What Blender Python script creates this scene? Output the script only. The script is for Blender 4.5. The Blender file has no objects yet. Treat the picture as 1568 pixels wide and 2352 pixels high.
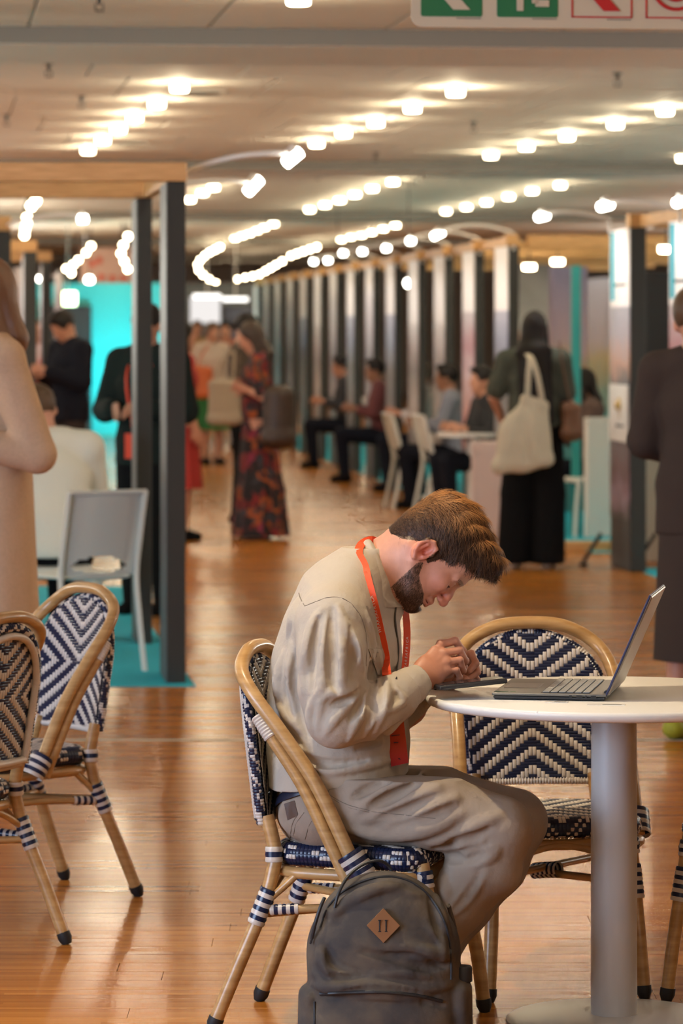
import bpy, bmesh, math, random
import numpy as np
from mathutils import Vector, Matrix

# ------------------------------------------------------------------ camera, world, light, exposure
F = 8540.0          # focal length in pixels of the 1568 px wide frame (an 85 mm lens)
EYE = 1.6           # camera height
SC = bpy.context.scene
COL = SC.collection
R = math.radians

def P(x, y, Y):
    """a pixel of the photograph at depth Y (metres from the camera) as a point in the room"""
    return Vector(((x - 784.0) / F * Y, Y, EYE - (y - 757.0) / F * Y))

cam_data = bpy.data.cameras.new('camera')
cam = bpy.data.objects.new('camera', cam_data)
COL.objects.link(cam)
cam.location = (0, 0, EYE)
cam.rotation_euler = (R(90), 0, 0)
cam_data.sensor_fit = 'HORIZONTAL'
cam_data.sensor_width = 15.6066
cam_data.lens = 85.0
cam_data.shift_x = 0.0
cam_data.shift_y = -(1176.0 - 757.0) / 1568.0
cam_data.clip_start = 0.1
cam_data.clip_end = 300
cam_data.dof.use_dof = True
cam_data.dof.focus_distance = 8.42
cam_data.dof.aperture_fstop = 3.9
SC.camera = cam

world = bpy.data.worlds.new('world')
SC.world = world
world.use_nodes = True
bg = world.node_tree.nodes['Background']
bg.inputs[0].default_value = (1.0, 0.90, 0.78, 1)
bg.inputs[1].default_value = 0.12

SC.view_settings.view_transform = 'Standard'
SC.view_settings.look = 'None'
SC.view_settings.gamma = 1.0
SC.view_settings.use_curve_mapping = False
SC.view_settings.exposure = 0.40
SC.cycles.max_bounces = 4
SC.cycles.diffuse_bounces = 3
SC.cycles.glossy_bounces = 3
SC.cycles.use_adaptive_sampling = True
SC.cycles.adaptive_threshold = 0.12
SC.cycles.adaptive_min_samples = 10
SC.cycles.sample_clamp_indirect = 6.0
SC.cycles.caustics_reflective = False
SC.cycles.caustics_refractive = False
SC.cycles.use_denoising = True

def lamp(name, kind, loc, energy, color, size=0.3, target=None, spot=None, blend=0.3, sizey=None):
    d = bpy.data.lights.new(name, kind)
    d.energy = energy
    d.color = color
    if kind == 'AREA':
        d.size = size
        if sizey:
            d.shape = 'RECTANGLE'
            d.size_y = sizey
    else:
        d.shadow_soft_size = size
    if kind == 'SPOT':
        d.spot_size = R(spot)
        d.spot_blend = blend
    o = bpy.data.objects.new(name, d)
    o.location = loc
    if target is not None:
        v = Vector(target) - Vector(loc)
        o.rotation_euler = v.to_track_quat('-Z', 'Y').to_euler()
    COL.objects.link(o)
    return o

WARM = (1.0, 0.83, 0.55)
# ceiling spot over the seated man's back, one over the table, spots over the near floor
lamp('ceiling_spot', 'SPOT', (-0.55, 8.15, 3.12), 150, (1.0, 0.83, 0.56), 0.03, (0.35, 8.6, 0.7), 66, 0.5)
lamp('ceiling_spot', 'SPOT', (1.7, 6.6, 3.12), 14, (1.0, 0.80, 0.58), 0.04, (0.9, 9.2, 0.3), 75, 0.6)
# daylight from the glazed side of the hall, left of the camera
lamp('window_daylight', 'AREA', (-6.5, 3.5, 1.9), 430, (0.56, 0.72, 1.0), 5.0, (0.3, 8.8, 0.9), sizey=2.4)
lamp('hall_fill_light', 'AREA', (2.5, -3.0, 2.9), 45, (1.0, 0.82, 0.62), 6.0, (0.3, 9.0, 0.6), sizey=1.6)  # added warm fill from behind the camera, not a real source

# ------------------------------------------------------------------ mesh helpers
def newmesh(name, V, Fc, mats, mi=None, smooth=True, sharp=None, parent=None, col=None):
    me = bpy.data.meshes.new(name)
    if isinstance(V, np.ndarray) and isinstance(Fc, np.ndarray):
        nv, nf, w = len(V), len(Fc), Fc.shape[1]
        me.vertices.add(nv)
        me.vertices.foreach_set('co', V.astype(np.float32).ravel())
        me.loops.add(nf * w)
        me.loops.foreach_set('vertex_index', Fc.astype(np.int32).ravel())
        me.polygons.add(nf)
        me.polygons.foreach_set('loop_start', np.arange(0, nf * w, w, dtype=np.int32))
        me.polygons.foreach_set('loop_total', np.full(nf, w, dtype=np.int32))
        me.update(calc_edges=True)
    else:
        me.from_pydata([tuple(v) for v in V], [], [tuple(f) for f in Fc])
    for m in (mats if isinstance(mats, (list, tuple)) else [mats]):
        me.materials.append(m)
    n = len(me.polygons)
    if mi is not None:
        me.polygons.foreach_set('material_index', np.asarray(mi, dtype=np.int32))
    me.polygons.foreach_set('use_smooth', np.full(n, bool(smooth)))
    if sharp:
        me.set_sharp_from_angle(angle=R(sharp))
    if col is not None:
        a = me.color_attributes.new('Col', 'FLOAT_COLOR', 'POINT')
        c = np.ones((len(V), 4), dtype=np.float32)
        c[:, :3] = col
        a.data.foreach_set('color', c.ravel())
    me.update()
    o = bpy.data.objects.new(name, me)
    COL.objects.link(o)
    if parent is not None:
        o.parent = parent
    return o

def frames(pts, up0=None):
    """tangents and parallel-transported normals along a polyline"""
    pts = [Vector(p) for p in pts]
    n = len(pts)
    T = []
    for i in range(n):
        a = pts[max(i - 1, 0)]
        b = pts[min(i + 1, n - 1)]
        t = (b - a)
        T.append(t.normalized() if t.length > 1e-9 else Vector((0, 0, 1)))
    u = Vector(up0) if up0 is not None else (Vector((0, 0, 1)) if abs(T[0].z) < 0.9 else Vector((1, 0, 0)))
    U = []
    for t in T:
        u = (u - t * u.dot(t))
        if u.length < 1e-6:
            u = t.orthogonal()
        u = u.normalized()
        U.append(u.copy())
    return pts, T, U

def spline(pts, n=8):
    """Catmull-Rom through the points, n steps per span"""
    p = [Vector(q) for q in pts]
    out = []
    for i in range(len(p) - 1):
        a = p[i - 1] if i > 0 else p[i] * 2 - p[i + 1]
        b, c = p[i], p[i + 1]
        d = p[i + 2] if i + 2 < len(p) else c * 2 - b
        for k in range(n):
            t = k / n
            out.append(0.5 * ((2 * b) + (c - a) * t + (2 * a - 5 * b + 4 * c - d) * t * t + (3 * b - a - 3 * c + d) * t ** 3))
    out.append(p[-1])
    return out

class MB:
    """collects shapes into one mesh"""
    def __init__(s):
        s.v, s.f, s.m = [], [], []
    def add(s, V, Fc, mi=0):
        b = len(s.v)
        s.v += [tuple(v) for v in V]
        s.f += [tuple(i + b for i in f) for f in Fc]
        s.m += [mi] * len(Fc)
        return s
    def box(s, c, size, rot=None, bev=0.0, mi=0, seg=1):
        bm = bmesh.new()
        bmesh.ops.create_cube(bm, size=1.0)
        bmesh.ops.scale(bm, vec=Vector(size), verts=bm.verts)
        if bev > 0:
            bmesh.ops.bevel(bm, geom=bm.edges[:], offset=bev, segments=seg, affect='EDGES', profile=0.5)
        M = Matrix.Translation(Vector(c)) @ (rot.to_4x4() if rot is not None else Matrix.Identity(4))
        bmesh.ops.transform(bm, matrix=M, verts=bm.verts)
        bm.verts.index_update()
        s.add([v.co.copy() for v in bm.verts], [[v.index for v in f.verts] for f in bm.faces], mi)
        bm.free()
        return s
    def tube(s, pts, r, seg=12, mi=0, cap=True, closed=False, flat=None, up=None):
        pts, T, U = frames(pts, up)
        n = len(pts)
        rs = r if isinstance(r, (list, tuple)) else [r] * n
        V, Fc = [], []
        for i in range(n):
            W = T[i].cross(U[i])
            for k in range(seg):
                a = 2 * math.pi * k / seg
                fu, fv = (1, 1) if flat is None else flat
                V.append(pts[i] + (U[i] * math.cos(a) * fu + W * math.sin(a) * fv) * rs[i])
        m = n if closed else n - 1
        for i in range(m):
            j = (i + 1) % n
            for k in range(seg):
                l = (k + 1) % seg
                Fc.append((i * seg + k, i * seg + l, j * seg + l, j * seg + k))
        if cap and not closed:
            Fc.append(tuple(range(seg))[::-1])
            Fc.append(tuple((n - 1) * seg + k for k in range(seg)))
        return s.add(V, Fc, mi)
    def lathe(s, prof, c=(0, 0, 0), seg=32, mi=0, rot=None):
        V, Fc = [], []
        n = len(prof)
        c = Vector(c)
        for (r, z) in prof:
            for k in range(seg):
                a = 2 * math.pi * k / seg
                p = Vector((r * math.cos(a), r * math.sin(a), z))
                if rot is not None:
                    p = rot @ p
                V.append(p + c)
        for i in range(n - 1):
            for k in range(seg):
                l = (k + 1) % seg
                Fc.append((i * seg + k, i * seg + l, (i + 1) * seg + l, (i + 1) * seg + k))
        if prof[0][0] > 1e-6:
            Fc.append(tuple(range(seg))[::-1])
        if prof[-1][0] > 1e-6:
            Fc.append(tuple((n - 1) * seg + k for k in range(seg)))
        return s.add(V, Fc, mi)
    def prism(s, poly, axis_o, ux, uy, depth, mi=0):
        """polygon in the plane (ux,uy) at axis_o, extruded by the vector depth"""
        o, ux, uy, d = Vector(axis_o), Vector(ux), Vector(uy), Vector(depth)
        n = len(poly)
        V = [o + ux * a + uy * b for a, b in poly] + [o + ux * a + uy * b + d for a, b in poly]
        Fc = [tuple(range(n)), tuple(range(2 * n - 1, n - 1, -1))]
        for i in range(n):
            j = (i + 1) % n
            Fc.append((i, i + n, j + n, j))
        return s.add(V, Fc, mi)
    def build(s, name, mats, parent=None, smooth=True, sharp=40):
        return newmesh(name, s.v, s.f, mats, s.m, smooth, sharp if smooth else None, parent)

def tag(o, label=None, cat=None, group=None, kind=None):
    if label: o['label'] = label
    if cat: o['category'] = cat
    if group: o['group'] = group
    if kind: o['kind'] = kind
    return o

def empty(name, loc=(0, 0, 0), rz=0.0, label=None, cat=None, group=None, kind=None):
    o = bpy.data.objects.new(name, None)
    o.empty_display_size = 0.1
    o.location = loc
    o.rotation_euler = (0, 0, rz)
    COL.objects.link(o)
    return tag(o, label, cat, group, kind)

CHILDREN = None
def copy_tree(o, parent=None, label=None):
    c = o.copy()
    COL.objects.link(c)
    c.parent = parent
    for ch in [k for k in COL.objects if k.parent == o]:
        copy_tree(ch, c)
    if label: c['label'] = label
    return c

# ------------------------------------------------------------------ signed distance modelling
class SDF:
    def __init__(s, lo, hi, h):
        s.h = h
        s.lo = np.array(lo, float)
        s.n = np.maximum(4, np.ceil((np.array(hi, float) - s.lo) / h).astype(int) + 1)
        s.ax = [s.lo[i] + h * np.arange(s.n[i]) for i in range(3)]
        s.D = np.full(tuple(s.n), 1.0, dtype=np.float32)
    def _win(s, lo, hi):
        a = np.clip(np.floor((np.array(lo) - s.lo) / s.h).astype(int), 0, s.n)
        b = np.clip(np.ceil((np.array(hi) - s.lo) / s.h).astype(int) + 1, 0, s.n)
        return a, b
    def _apply(s, lo, hi, fn, k, op):
        m = k + 3 * s.h + getattr(s, 'pad', 0)
        a, b = s._win(np.array(lo) - m, np.array(hi) + m)
        if np.any(b <= a):
            return s
        X = s.ax[0][a[0]:b[0], None, None].astype(np.float32)
        Y = s.ax[1][None, a[1]:b[1], None].astype(np.float32)
        Z = s.ax[2][None, None, a[2]:b[2]].astype(np.float32)
        d = fn(X, Y, Z).astype(np.float32)
        sl = (slice(a[0], b[0]), slice(a[1], b[1]), slice(a[2], b[2]))
        c = s.D[sl]
        if op == 'u':
            hh = np.maximum(k - np.abs(c - d), 0) / k if k > 0 else 0
            s.D[sl] = np.minimum(c, d) - hh * hh * k * 0.25
        elif op == 's':
            d = -d
            hh = np.maximum(k - np.abs(c - d), 0) / k if k > 0 else 0
            s.D[sl] = np.maximum(c, d) + hh * hh * k * 0.25
        elif op == 'a':
            s.D[sl] = c + d
        return s
    def seg(s, a, b, ra, rb=None, side=None, k=0.01, op='u'):
        """round cone with elliptical section: radii (across side, across the other axis)"""
        a = np.array(a, float); b = np.array(b, float)
        rb = ra if rb is None else rb
        ra = (ra, ra) if not isinstance(ra, (tuple, list)) else ra
        rb = (rb, rb) if not isinstance(rb, (tuple, list)) else rb
        w = b - a
        L = np.linalg.norm(w)
        if L < 1e-7:
            w = np.array([0, 0, 1.0]); L = 1e-6
        w = w / L
        u = np.array(side if side is not None else ((0, 1, 0) if abs(w[1]) < 0.9 else (1, 0, 0)), float)
        u = u - w * u.dot(w); u /= np.linalg.norm(u)
        v = np.cross(w, u)
        mr = max(max(ra), max(rb))
        lo = np.minimum(a, b) - mr; hi = np.maximum(a, b) + mr
        def fn(X, Y, Z):
            x, y, z = X - a[0], Y - a[1], Z - a[2]
            t = (x * w[0] + y * w[1] + z * w[2])
            tc = np.clip(t / L, 0, 1)
            qw = t - tc * L
            qu = x * u[0] + y * u[1] + z * u[2]
            qv = x * v[0] + y * v[1] + z * v[2]
            ru = ra[0] + (rb[0] - ra[0]) * tc
            rv = ra[1] + (rb[1] - ra[1]) * tc
            if ra[0] == ra[1] and rb[0] == rb[1]:
                return np.sqrt(qu * qu + qv * qv + qw * qw) - ru
            rw = np.minimum(ru, rv)
            return (np.sqrt((qu / ru) ** 2 + (qv / rv) ** 2 + (qw / rw) ** 2) - 1) * rw
        return s._apply(lo, hi, fn, k, op)
    def ell(s, c, r, rot=None, k=0.01, op='u'):
        """ellipsoid; rot: 3 unit axes (rows) in world space"""
        c = np.array(c, float); r = np.array(r if isinstance(r, (tuple, list)) else (r, r, r), float)
        A = np.eye(3) if rot is None else np.array(rot, float)
        mr = r.max()
        def fn(X, Y, Z):
            x, y, z = X - c[0], Y - c[1], Z - c[2]
            q = [x * A[i][0] + y * A[i][1] + z * A[i][2] for i in range(3)]
            k0 = np.sqrt((q[0] / r[0]) ** 2 + (q[1] / r[1]) ** 2 + (q[2] / r[2]) ** 2)
            k1 = np.sqrt((q[0] / r[0] ** 2) ** 2 + (q[1] / r[1] ** 2) ** 2 + (q[2] / r[2] ** 2) ** 2) + 1e-9
            return k0 * (k0 - 1) / k1
        return s._apply(c - mr, c + mr, fn, k, op)
    def chain(s, pts, rad, side=None, k=0.01, op='u'):
        for i in range(len(pts) - 1):
            s.seg(pts[i], pts[i + 1], rad[i], rad[i + 1], side, k, op)
        return s
    def half(s, p, n, k=0.004):
        """keep the side of the plane the normal points to"""
        p = np.array(p, float); n = np.array(n, float); n /= np.linalg.norm(n)
        X = s.ax[0][:, None, None]; Y = s.ax[1][None, :, None]; Z = s.ax[2][None, None, :]
        d = -((X - p[0]) * n[0] + (Y - p[1]) * n[1] + (Z - p[2]) * n[2]).astype(np.float32)
        s.D = np.maximum(s.D, d)
        return s
    def mesh(s):
        D = s.D
        # close the border
        D[0] = D[-1] = 1; D[:, 0] = D[:, -1] = 1; D[:, :, 0] = D[:, :, -1] = 1
        I = D < 0
        c = [(0, 0, 0), (1, 0, 0), (0, 1, 0), (1, 1, 0), (0, 0, 1), (1, 0, 1), (0, 1, 1), (1, 1, 1)]
        n = D.shape
        cnt = np.zeros((n[0] - 1, n[1] - 1, n[2] - 1), dtype=np.uint8)
        for o in c:
            cnt += I[o[0]:n[0] - 1 + o[0], o[1]:n[1] - 1 + o[1], o[2]:n[2] - 1 + o[2]]
        act = np.argwhere((cnt > 0) & (cnt < 8))
        if len(act) == 0:
            return np.zeros((0, 3)), np.zeros((0, 4), int)
        vals = np.stack([D[act[:, 0] + o[0], act[:, 1] + o[1], act[:, 2] + o[2]] for o in c], 1)
        pos = np.zeros((len(act), 3)); w = np.zeros(len(act))
        C = np.array(c, float)
        for e in ((0, 1), (2, 3), (4, 5), (6, 7), (0, 2), (1, 3), (4, 6), (5, 7), (0, 4), (1, 5), (2, 6), (3, 7)):
            a, b = vals[:, e[0]], vals[:, e[1]]
            m = (a < 0) != (b < 0)
            t = np.where(m, a / np.where(m, a - b, 1), 0)
            pos += np.where(m[:, None], C[e[0]] + t[:, None] * (C[e[1]] - C[e[0]]), 0)
            w += m
        pos = pos / w[:, None]
        V = s.lo + (act + pos) * s.h
        idx = np.full(cnt.shape, -1, dtype=np.int32)
        idx[act[:, 0], act[:, 1], act[:, 2]] = np.arange(len(act))
        quads = []
        for ax in range(3):
            o1, o2 = [(1, 2), (2, 0), (0, 1)][ax]
            A = I.take(range(0, n[ax] - 1), axis=ax); B = I.take(range(1, n[ax]), axis=ax)
            for flip, M in ((False, A & ~B), (True, ~A & B)):
                e = np.argwhere(M)
                if not len(e):
                    continue
                e = e[(e[:, o1] > 0) & (e[:, o2] > 0) & (e[:, o1] < n[o1] - 1) & (e[:, o2] < n[o2] - 1)]
                def cell(d1, d2):
                    q = e.copy(); q[:, o1] -= d1; q[:, o2] -= d2
                    return idx[q[:, 0], q[:, 1], q[:, 2]]
                q = np.stack([cell(1, 1), cell(0, 1), cell(0, 0), cell(1, 0)], 1)
                quads.append(q[:, ::-1] if flip else q)
        Q = np.concatenate(quads)
        return V, Q[(Q >= 0).all(1)]
    def build(s, name, mats, parent=None, colf=None, mif=None, relax=1):
        V, Q = s.mesh()
        for _ in range(relax):
            V = smooth_mesh(V, Q)
        mi = None
        if mif is not None:
            mi = mif(V[Q].mean(1))
        return newmesh(name, V, Q, mats, mi, True, None, parent, None if colf is None else colf(V))

def smooth_mesh(V, Q, f=0.5):
    acc = np.zeros_like(V); cnt = np.zeros(len(V))
    for a, b in ((0, 1), (1, 2), (2, 3), (3, 0)):
        np.add.at(acc, Q[:, a], V[Q[:, b]]); np.add.at(cnt, Q[:, a], 1)
        np.add.at(acc, Q[:, b], V[Q[:, a]]); np.add.at(cnt, Q[:, b], 1)
    return V + f * (acc / np.maximum(cnt, 1)[:, None] - V)

# ------------------------------------------------------------------ materials
MATS = {}
def mat(name, col, rough=0.6, metal=0.0, spec=0.5, noise=0.0, nscale=30.0, bump=0.0, bscale=200.0, emit=None, estr=0.0,
        vcol=False, col2=None, stretch=None, sheen=0.0, sss=0.0, coat=0.0, bdist=.002):
    m = bpy.data.materials.new(name)
    m.use_nodes = True
    nt = m.node_tree
    b = nt.nodes['Principled BSDF']
    b.inputs['Base Color'].default_value = (*col, 1)
    b.inputs['Roughness'].default_value = rough
    b.inputs['Metallic'].default_value = metal
    b.inputs['Specular IOR Level'].default_value = spec
    if coat:
        b.inputs['Coat Weight'].default_value = coat
        b.inputs['Coat Roughness'].default_value = 0.12
    if sheen:
        b.inputs['Sheen Weight'].default_value = sheen
    if sss:
        b.inputs['Subsurface Weight'].default_value = sss
        b.inputs['Subsurface Radius'].default_value = (0.012, 0.005, 0.003)
        b.inputs['Subsurface Scale'].default_value = 1.0
    if emit is not None:
        b.inputs['Emission Color'].default_value = (*emit, 1)
        b.inputs['Emission Strength'].default_value = estr
    src = None
    if vcol:
        a = nt.nodes.new('ShaderNodeVertexColor'); a.layer_name = 'Col'
        src = a.outputs[0]
    tc = nt.nodes.new('ShaderNodeTexCoord')
    vec = tc.outputs['Object']
    if stretch:
        mp = nt.nodes.new('ShaderNodeMapping'); mp.inputs['Scale'].default_value = stretch
        nt.links.new(vec, mp.inputs[0]); vec = mp.outputs[0]
    if noise > 0 or col2 is not None:
        n = nt.nodes.new('ShaderNodeTexNoise'); n.inputs['Scale'].default_value = nscale
        n.inputs['Detail'].default_value = 5
        nt.links.new(vec, n.inputs['Vector'])
        if col2 is not None:
            rp = nt.nodes.new('ShaderNodeValToRGB')
            rp.color_ramp.elements[0].position = 0.35; rp.color_ramp.elements[1].position = 0.65
            rp.color_ramp.elements[0].color = (*col, 1); rp.color_ramp.elements[1].color = (*col2, 1)
            nt.links.new(n.outputs[0], rp.inputs[0]); src = rp.outputs[0]
        if noise > 0:
            mr = nt.nodes.new('ShaderNodeMapRange')
            mr.inputs['To Min'].default_value = 1 - noise; mr.inputs['To Max'].default_value = 1 + noise
            nt.links.new(n.outputs[0], mr.inputs[0])
            mx = nt.nodes.new('ShaderNodeMix'); mx.data_type = 'RGBA'; mx.blend_type = 'MULTIPLY'
            mx.inputs[0].default_value = 1
            if src is not None: nt.links.new(src, mx.inputs[6])
            else: mx.inputs[6].default_value = (*col, 1)
            nt.links.new(mr.outputs[0], mx.inputs[7])
            src = mx.outputs[2]
    if src is not None:
        nt.links.new(src, b.inputs['Base Color'])
    if bump > 0:
        n2 = nt.nodes.new('ShaderNodeTexNoise'); n2.inputs['Scale'].default_value = bscale
        n2.inputs['Detail'].default_value = 4
        nt.links.new(vec, n2.inputs['Vector'])
        bp = nt.nodes.new('ShaderNodeBump'); bp.inputs['Strength'].default_value = bump
        bp.inputs['Distance'].default_value = bdist
        nt.links.new(n2.outputs[0], bp.inputs['Height'])
        nt.links.new(bp.outputs[0], b.inputs['Normal'])
    MATS[name] = m
    return m

def emat(name, col, s):
    return mat(name, (0, 0, 0), 0.5, emit=col, estr=s)
# ------------------------------------------------------------------ materials of the room
ROOM = R(6.3)                       # the hall's long axis leans left of the camera's
AX = Vector((-math.sin(ROOM), math.cos(ROOM), 0))     # along the aisle
AY = Vector((math.cos(ROOM), math.sin(ROOM), 0))      # across the aisle
ROTZ = Matrix.Rotation(ROOM, 3, 'Z')

def floor_mat():
    m = bpy.data.materials.new('bamboo_floor'); m.use_nodes = True
    nt = m.node_tree; b = nt.nodes['Principled BSDF']
    N, L = nt.nodes, nt.links
    geo = N.new('ShaderNodeNewGeometry')
    sep = N.new('ShaderNodeSeparateXYZ'); L.new(geo.outputs['Position'], sep.inputs[0])
    # strips 21 mm wide in y, staggered lengths in x
    def math_(op, a, bb=None):
        n = N.new('ShaderNodeMath'); n.operation = op
        if isinstance(a, (int, float)): n.inputs[0].default_value = a
        else: L.new(a, n.inputs[0])
        if bb is not None:
            if isinstance(bb, (int, float)): n.inputs[1].default_value = bb
            else: L.new(bb, n.inputs[1])
        return n.outputs[0]
    def cells(w, l, seed):
        row = math_('FLOOR', math_('DIVIDE', sep.outputs[1], w))
        wn = N.new('ShaderNodeTexWhiteNoise'); wn.noise_dimensions = '1D'; L.new(row, wn.inputs['W'])
        xs = math_('ADD', math_('DIVIDE', sep.outputs[0], l), math_('MULTIPLY', wn.outputs[0], 7.3))
        colx = math_('FLOOR', xs)
        cb = N.new('ShaderNodeCombineXYZ'); L.new(row, cb.inputs[0]); L.new(colx, cb.inputs[1]); cb.inputs[2].default_value = seed
        w2 = N.new('ShaderNodeTexWhiteNoise'); w2.noise_dimensions = '3D'; L.new(cb.outputs[0], w2.inputs['Vector'])
        return w2.outputs[0]
    fine = cells(0.021, 1.9, 1.0)
    board = cells(0.126, 1.86, 2.0)
    mp = N.new('ShaderNodeMapping'); mp.inputs['Scale'].default_value = (1.5, 60, 1); L.new(geo.outputs['Position'], mp.inputs[0])
    ns = N.new('ShaderNodeTexNoise'); ns.inputs['Scale'].default_value = 2.0; ns.inputs['Detail'].default_value = 4
    L.new(mp.outputs[0], ns.inputs['Vector'])
    v = math_('ADD', math_('ADD', math_('MULTIPLY', fine, 0.45), math_('MULTIPLY', board, 0.25)), math_('MULTIPLY', ns.outputs[0], 0.3))
    rp = N.new('ShaderNodeValToRGB')
    e = rp.color_ramp.elements
    e[0].position = 0.12; e[0].color = (0.29, 0.090, 0.012, 1)
    e[1].position = 0.88; e[1].color = (0.54, 0.212, 0.034, 1)
    x = e.new(0.5); x.color = (0.41, 0.146, 0.020, 1)
    L.new(v, rp.inputs[0]); L.new(rp.outputs[0], b.inputs['Base Color'])
    mr = N.new('ShaderNodeMapRange'); mr.inputs['To Min'].default_value = 0.19; mr.inputs['To Max'].default_value = 0.28
    L.new(v, mr.inputs[0]); L.new(mr.outputs[0], b.inputs['Roughness'])
    b.inputs['Specular IOR Level'].default_value = 0.14
    bp = N.new('ShaderNodeBump'); bp.inputs['Strength'].default_value = 0.12; bp.inputs['Distance'].default_value = 0.0006
    L.new(v, bp.inputs['Height']); L.new(bp.outputs[0], b.inputs['Normal'])
    return m

M_FLOOR = floor_mat()
M_CEIL = mat('ceiling_board', (0.78, 0.75, 0.68), 0.75, noise=0.04, nscale=2.0)
M_BEAMC = mat('bulkhead_plaster', (0.74, 0.72, 0.66), 0.7)
M_DARK = mat('charcoal_laminate', (0.024, 0.025, 0.022), 0.55, noise=0.1, nscale=60)
M_GREYSIDE = mat('slate_laminate', (0.065, 0.078, 0.090), 0.5)
M_PLY = mat('plywood', (0.62, 0.34, 0.12), 0.5, noise=0.18, nscale=6, stretch=(1, 1, 14), col2=(0.72, 0.43, 0.18))
M_CARPET = mat('turquoise_carpet', (0.0, 0.42, 0.56), 0.95, noise=0.15, nscale=400, bump=0.5, bscale=900)
M_WHITE = mat('white_laminate', (0.80, 0.78, 0.74), 0.35)
M_PLASTIC = mat('white_plastic', (0.72, 0.74, 0.70), 0.35)
M_CHROME = mat('chrome', (0.6, 0.6, 0.6), 0.25, metal=1.0)
M_BLACK = mat('black_metal', (0.015, 0.015, 0.016), 0.4)
M_LAMP = emat('lamp_diffuser', (1.0, 0.80, 0.50), 20.0)
M_LAMPC = emat('cool_lamp_diffuser', (1.0, 0.95, 0.82), 12.0)
M_WALLD = mat('dark_wall', (0.03, 0.03, 0.032), 0.8)
M_WALLB = mat('beige_wall', (0.42, 0.34, 0.30), 0.8, noise=0.05, nscale=1.0)
M_TEALWALL = mat('pale_turquoise_wall', (0.10, 0.60, 0.60), 0.7)

def struct(o): o['kind'] = 'structure'; return o
def named(o, n): o.name = n; return o

# ------------------------------------------------------------------ floor: real planks near, one surface beyond
fl = MB()
PX0, PX1, PY0, PY1 = -1.9, 2.0, 7.0, 13.804
fl.add([(-16, -6, 0), (16, -6, 0), (16, PY0, 0), (-16, PY0, 0)], [(0, 1, 2, 3)])
fl.add([(-16, PY1, 0), (16, PY1, 0), (16, 92, 0), (-16, 92, 0)], [(0, 1, 2, 3)])
fl.add([(-16, PY0, 0), (PX0, PY0, 0), (PX0, PY1, 0), (-16, PY1, 0)], [(0, 1, 2, 3)])
fl.add([(PX1, PY0, 0), (16, PY0, 0), (16, PY1, 0), (PX1, PY1, 0)], [(0, 1, 2, 3)])
fl.add([(PX0, PY0, -0.012), (PX1, PY0, -0.012), (PX1, PY1, -0.012), (PX0, PY1, -0.012)], [(0, 1, 2, 3)])
floor = struct(fl.build('floor', M_FLOOR, smooth=False))
pb = MB(); pb.box((0, 0, -0.0065), (1.8588, 0.1254, 0.013), bev=0.0004)
plank0 = pb.build('plank', M_FLOOR, floor, smooth=False)
rnd = random.Random(5)
half = {}
first = True
for i in range(int(round((PY1 - PY0) / 0.126))):
    yc = PY0 + 0.063 + 0.126 * i
    off = rnd.random() * 1.86
    x = PX0 - off
    while x < PX1 - 0.02:
        a, b = max(x, PX0), min(x + 1.86, PX1)
        if b - a > 0.08:
            if first: o = plank0; first = False
            else:
                o = plank0.copy(); COL.objects.link(o)
            o.location = ((a + b) / 2, yc, 0)
            o.scale = ((b - a - 0.001) / 1.8588, 1, 1)
        x += 1.86
# the pale expansion strip across the floor
es = MB(); es.box((-0.1, 14.49, 0.001), (8.0, 0.03, 0.002))
struct(es.build('trim_1', mat('strip_metal', (0.5, 0.52, 0.42), 0.4), smooth=False))

# ------------------------------------------------------------------ ceiling: boards between bulkheads
CZ = 3.2
cb = MB()
cb.add([(-16, -6, CZ + .02), (16, -6, CZ + .02), (16, 92, CZ + .02), (-16, 92, CZ + .02)], [(3, 2, 1, 0)])
ceiling = struct(cb.build('ceiling', M_CEIL, smooth=False))
pm = MB(); pm.box((0, 0, 0.010), (0.934, 2.305, 0.020), bev=0.003)
panel0 = pm.build('ceiling_panel', M_CEIL, ceiling, smooth=False)
first = True
BAY0, BAY = 19.85, 15.45
bays = [BAY0 + BAY * i for i in range(5)]
def cp(u, v, z=0.0):
    """room coordinates: u across, v along the aisle from the first bulkhead"""
    return Vector((0, BAY0, 0)) + AY * u + AX * v + Vector((0, 0, z))
for bi in range(-1, 2):
    for r in range(6):
        v = BAY * bi + 1.45 + 2.325 * (r + 0.5)
        if bi == -1 and r < 5: continue
        wide = 3 if bi == -1 else (5 if bi == 0 else 7)
        for c in range(-wide, wide + 2):
            p = cp(0.95 * (c - 0.1) + v * 0.12, v, CZ)
            if abs(p.x) > 0.1 * p.y + 1.0: continue
            if first: o = panel0; first = False
            else: o = panel0.copy(); COL.objects.link(o)
            o.location = p
            o.rotation_euler = (0, 0, ROOM + (0.001 if (r + c) % 3 == 0 else 0))
M_FACE = mat('bulkhead_face_dark', (0.27, 0.26, 0.23), 0.7)
for i in range(5):
    b = MB(); b.box((0, 0.72, -0.035), (30, 1.44, 0.11), bev=0.004)
    o = struct(b.build('trim_%d' % (i + 2), M_BEAMC, smooth=False))
    o.location = cp(0, BAY * i, CZ); o.rotation_euler = (0, 0, ROOM)
    b = MB(); b.box((0, -.004, -0.035), (29.9, .012, 0.104), bev=0.002); b.build('dark_face_strip', M_FACE, o, smooth=False)  # thin darker strip laid over the bulkhead's front face

# walls of the hall
def wall(name, c, size, m):
    b = MB(); b.box(c, size)
    return struct(b.build(name, m, smooth=False))
wall('wall_back', (0, 92.1, 1.6), (32, 0.2, 3.3), M_WALLB)
wall('wall_left', (-16.1, 43, 1.6), (0.2, 98, 3.3), M_WALLB)
wall('wall_right', (16.1, 43, 1.6), (0.2, 98, 3.3), M_WALLB)

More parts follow.
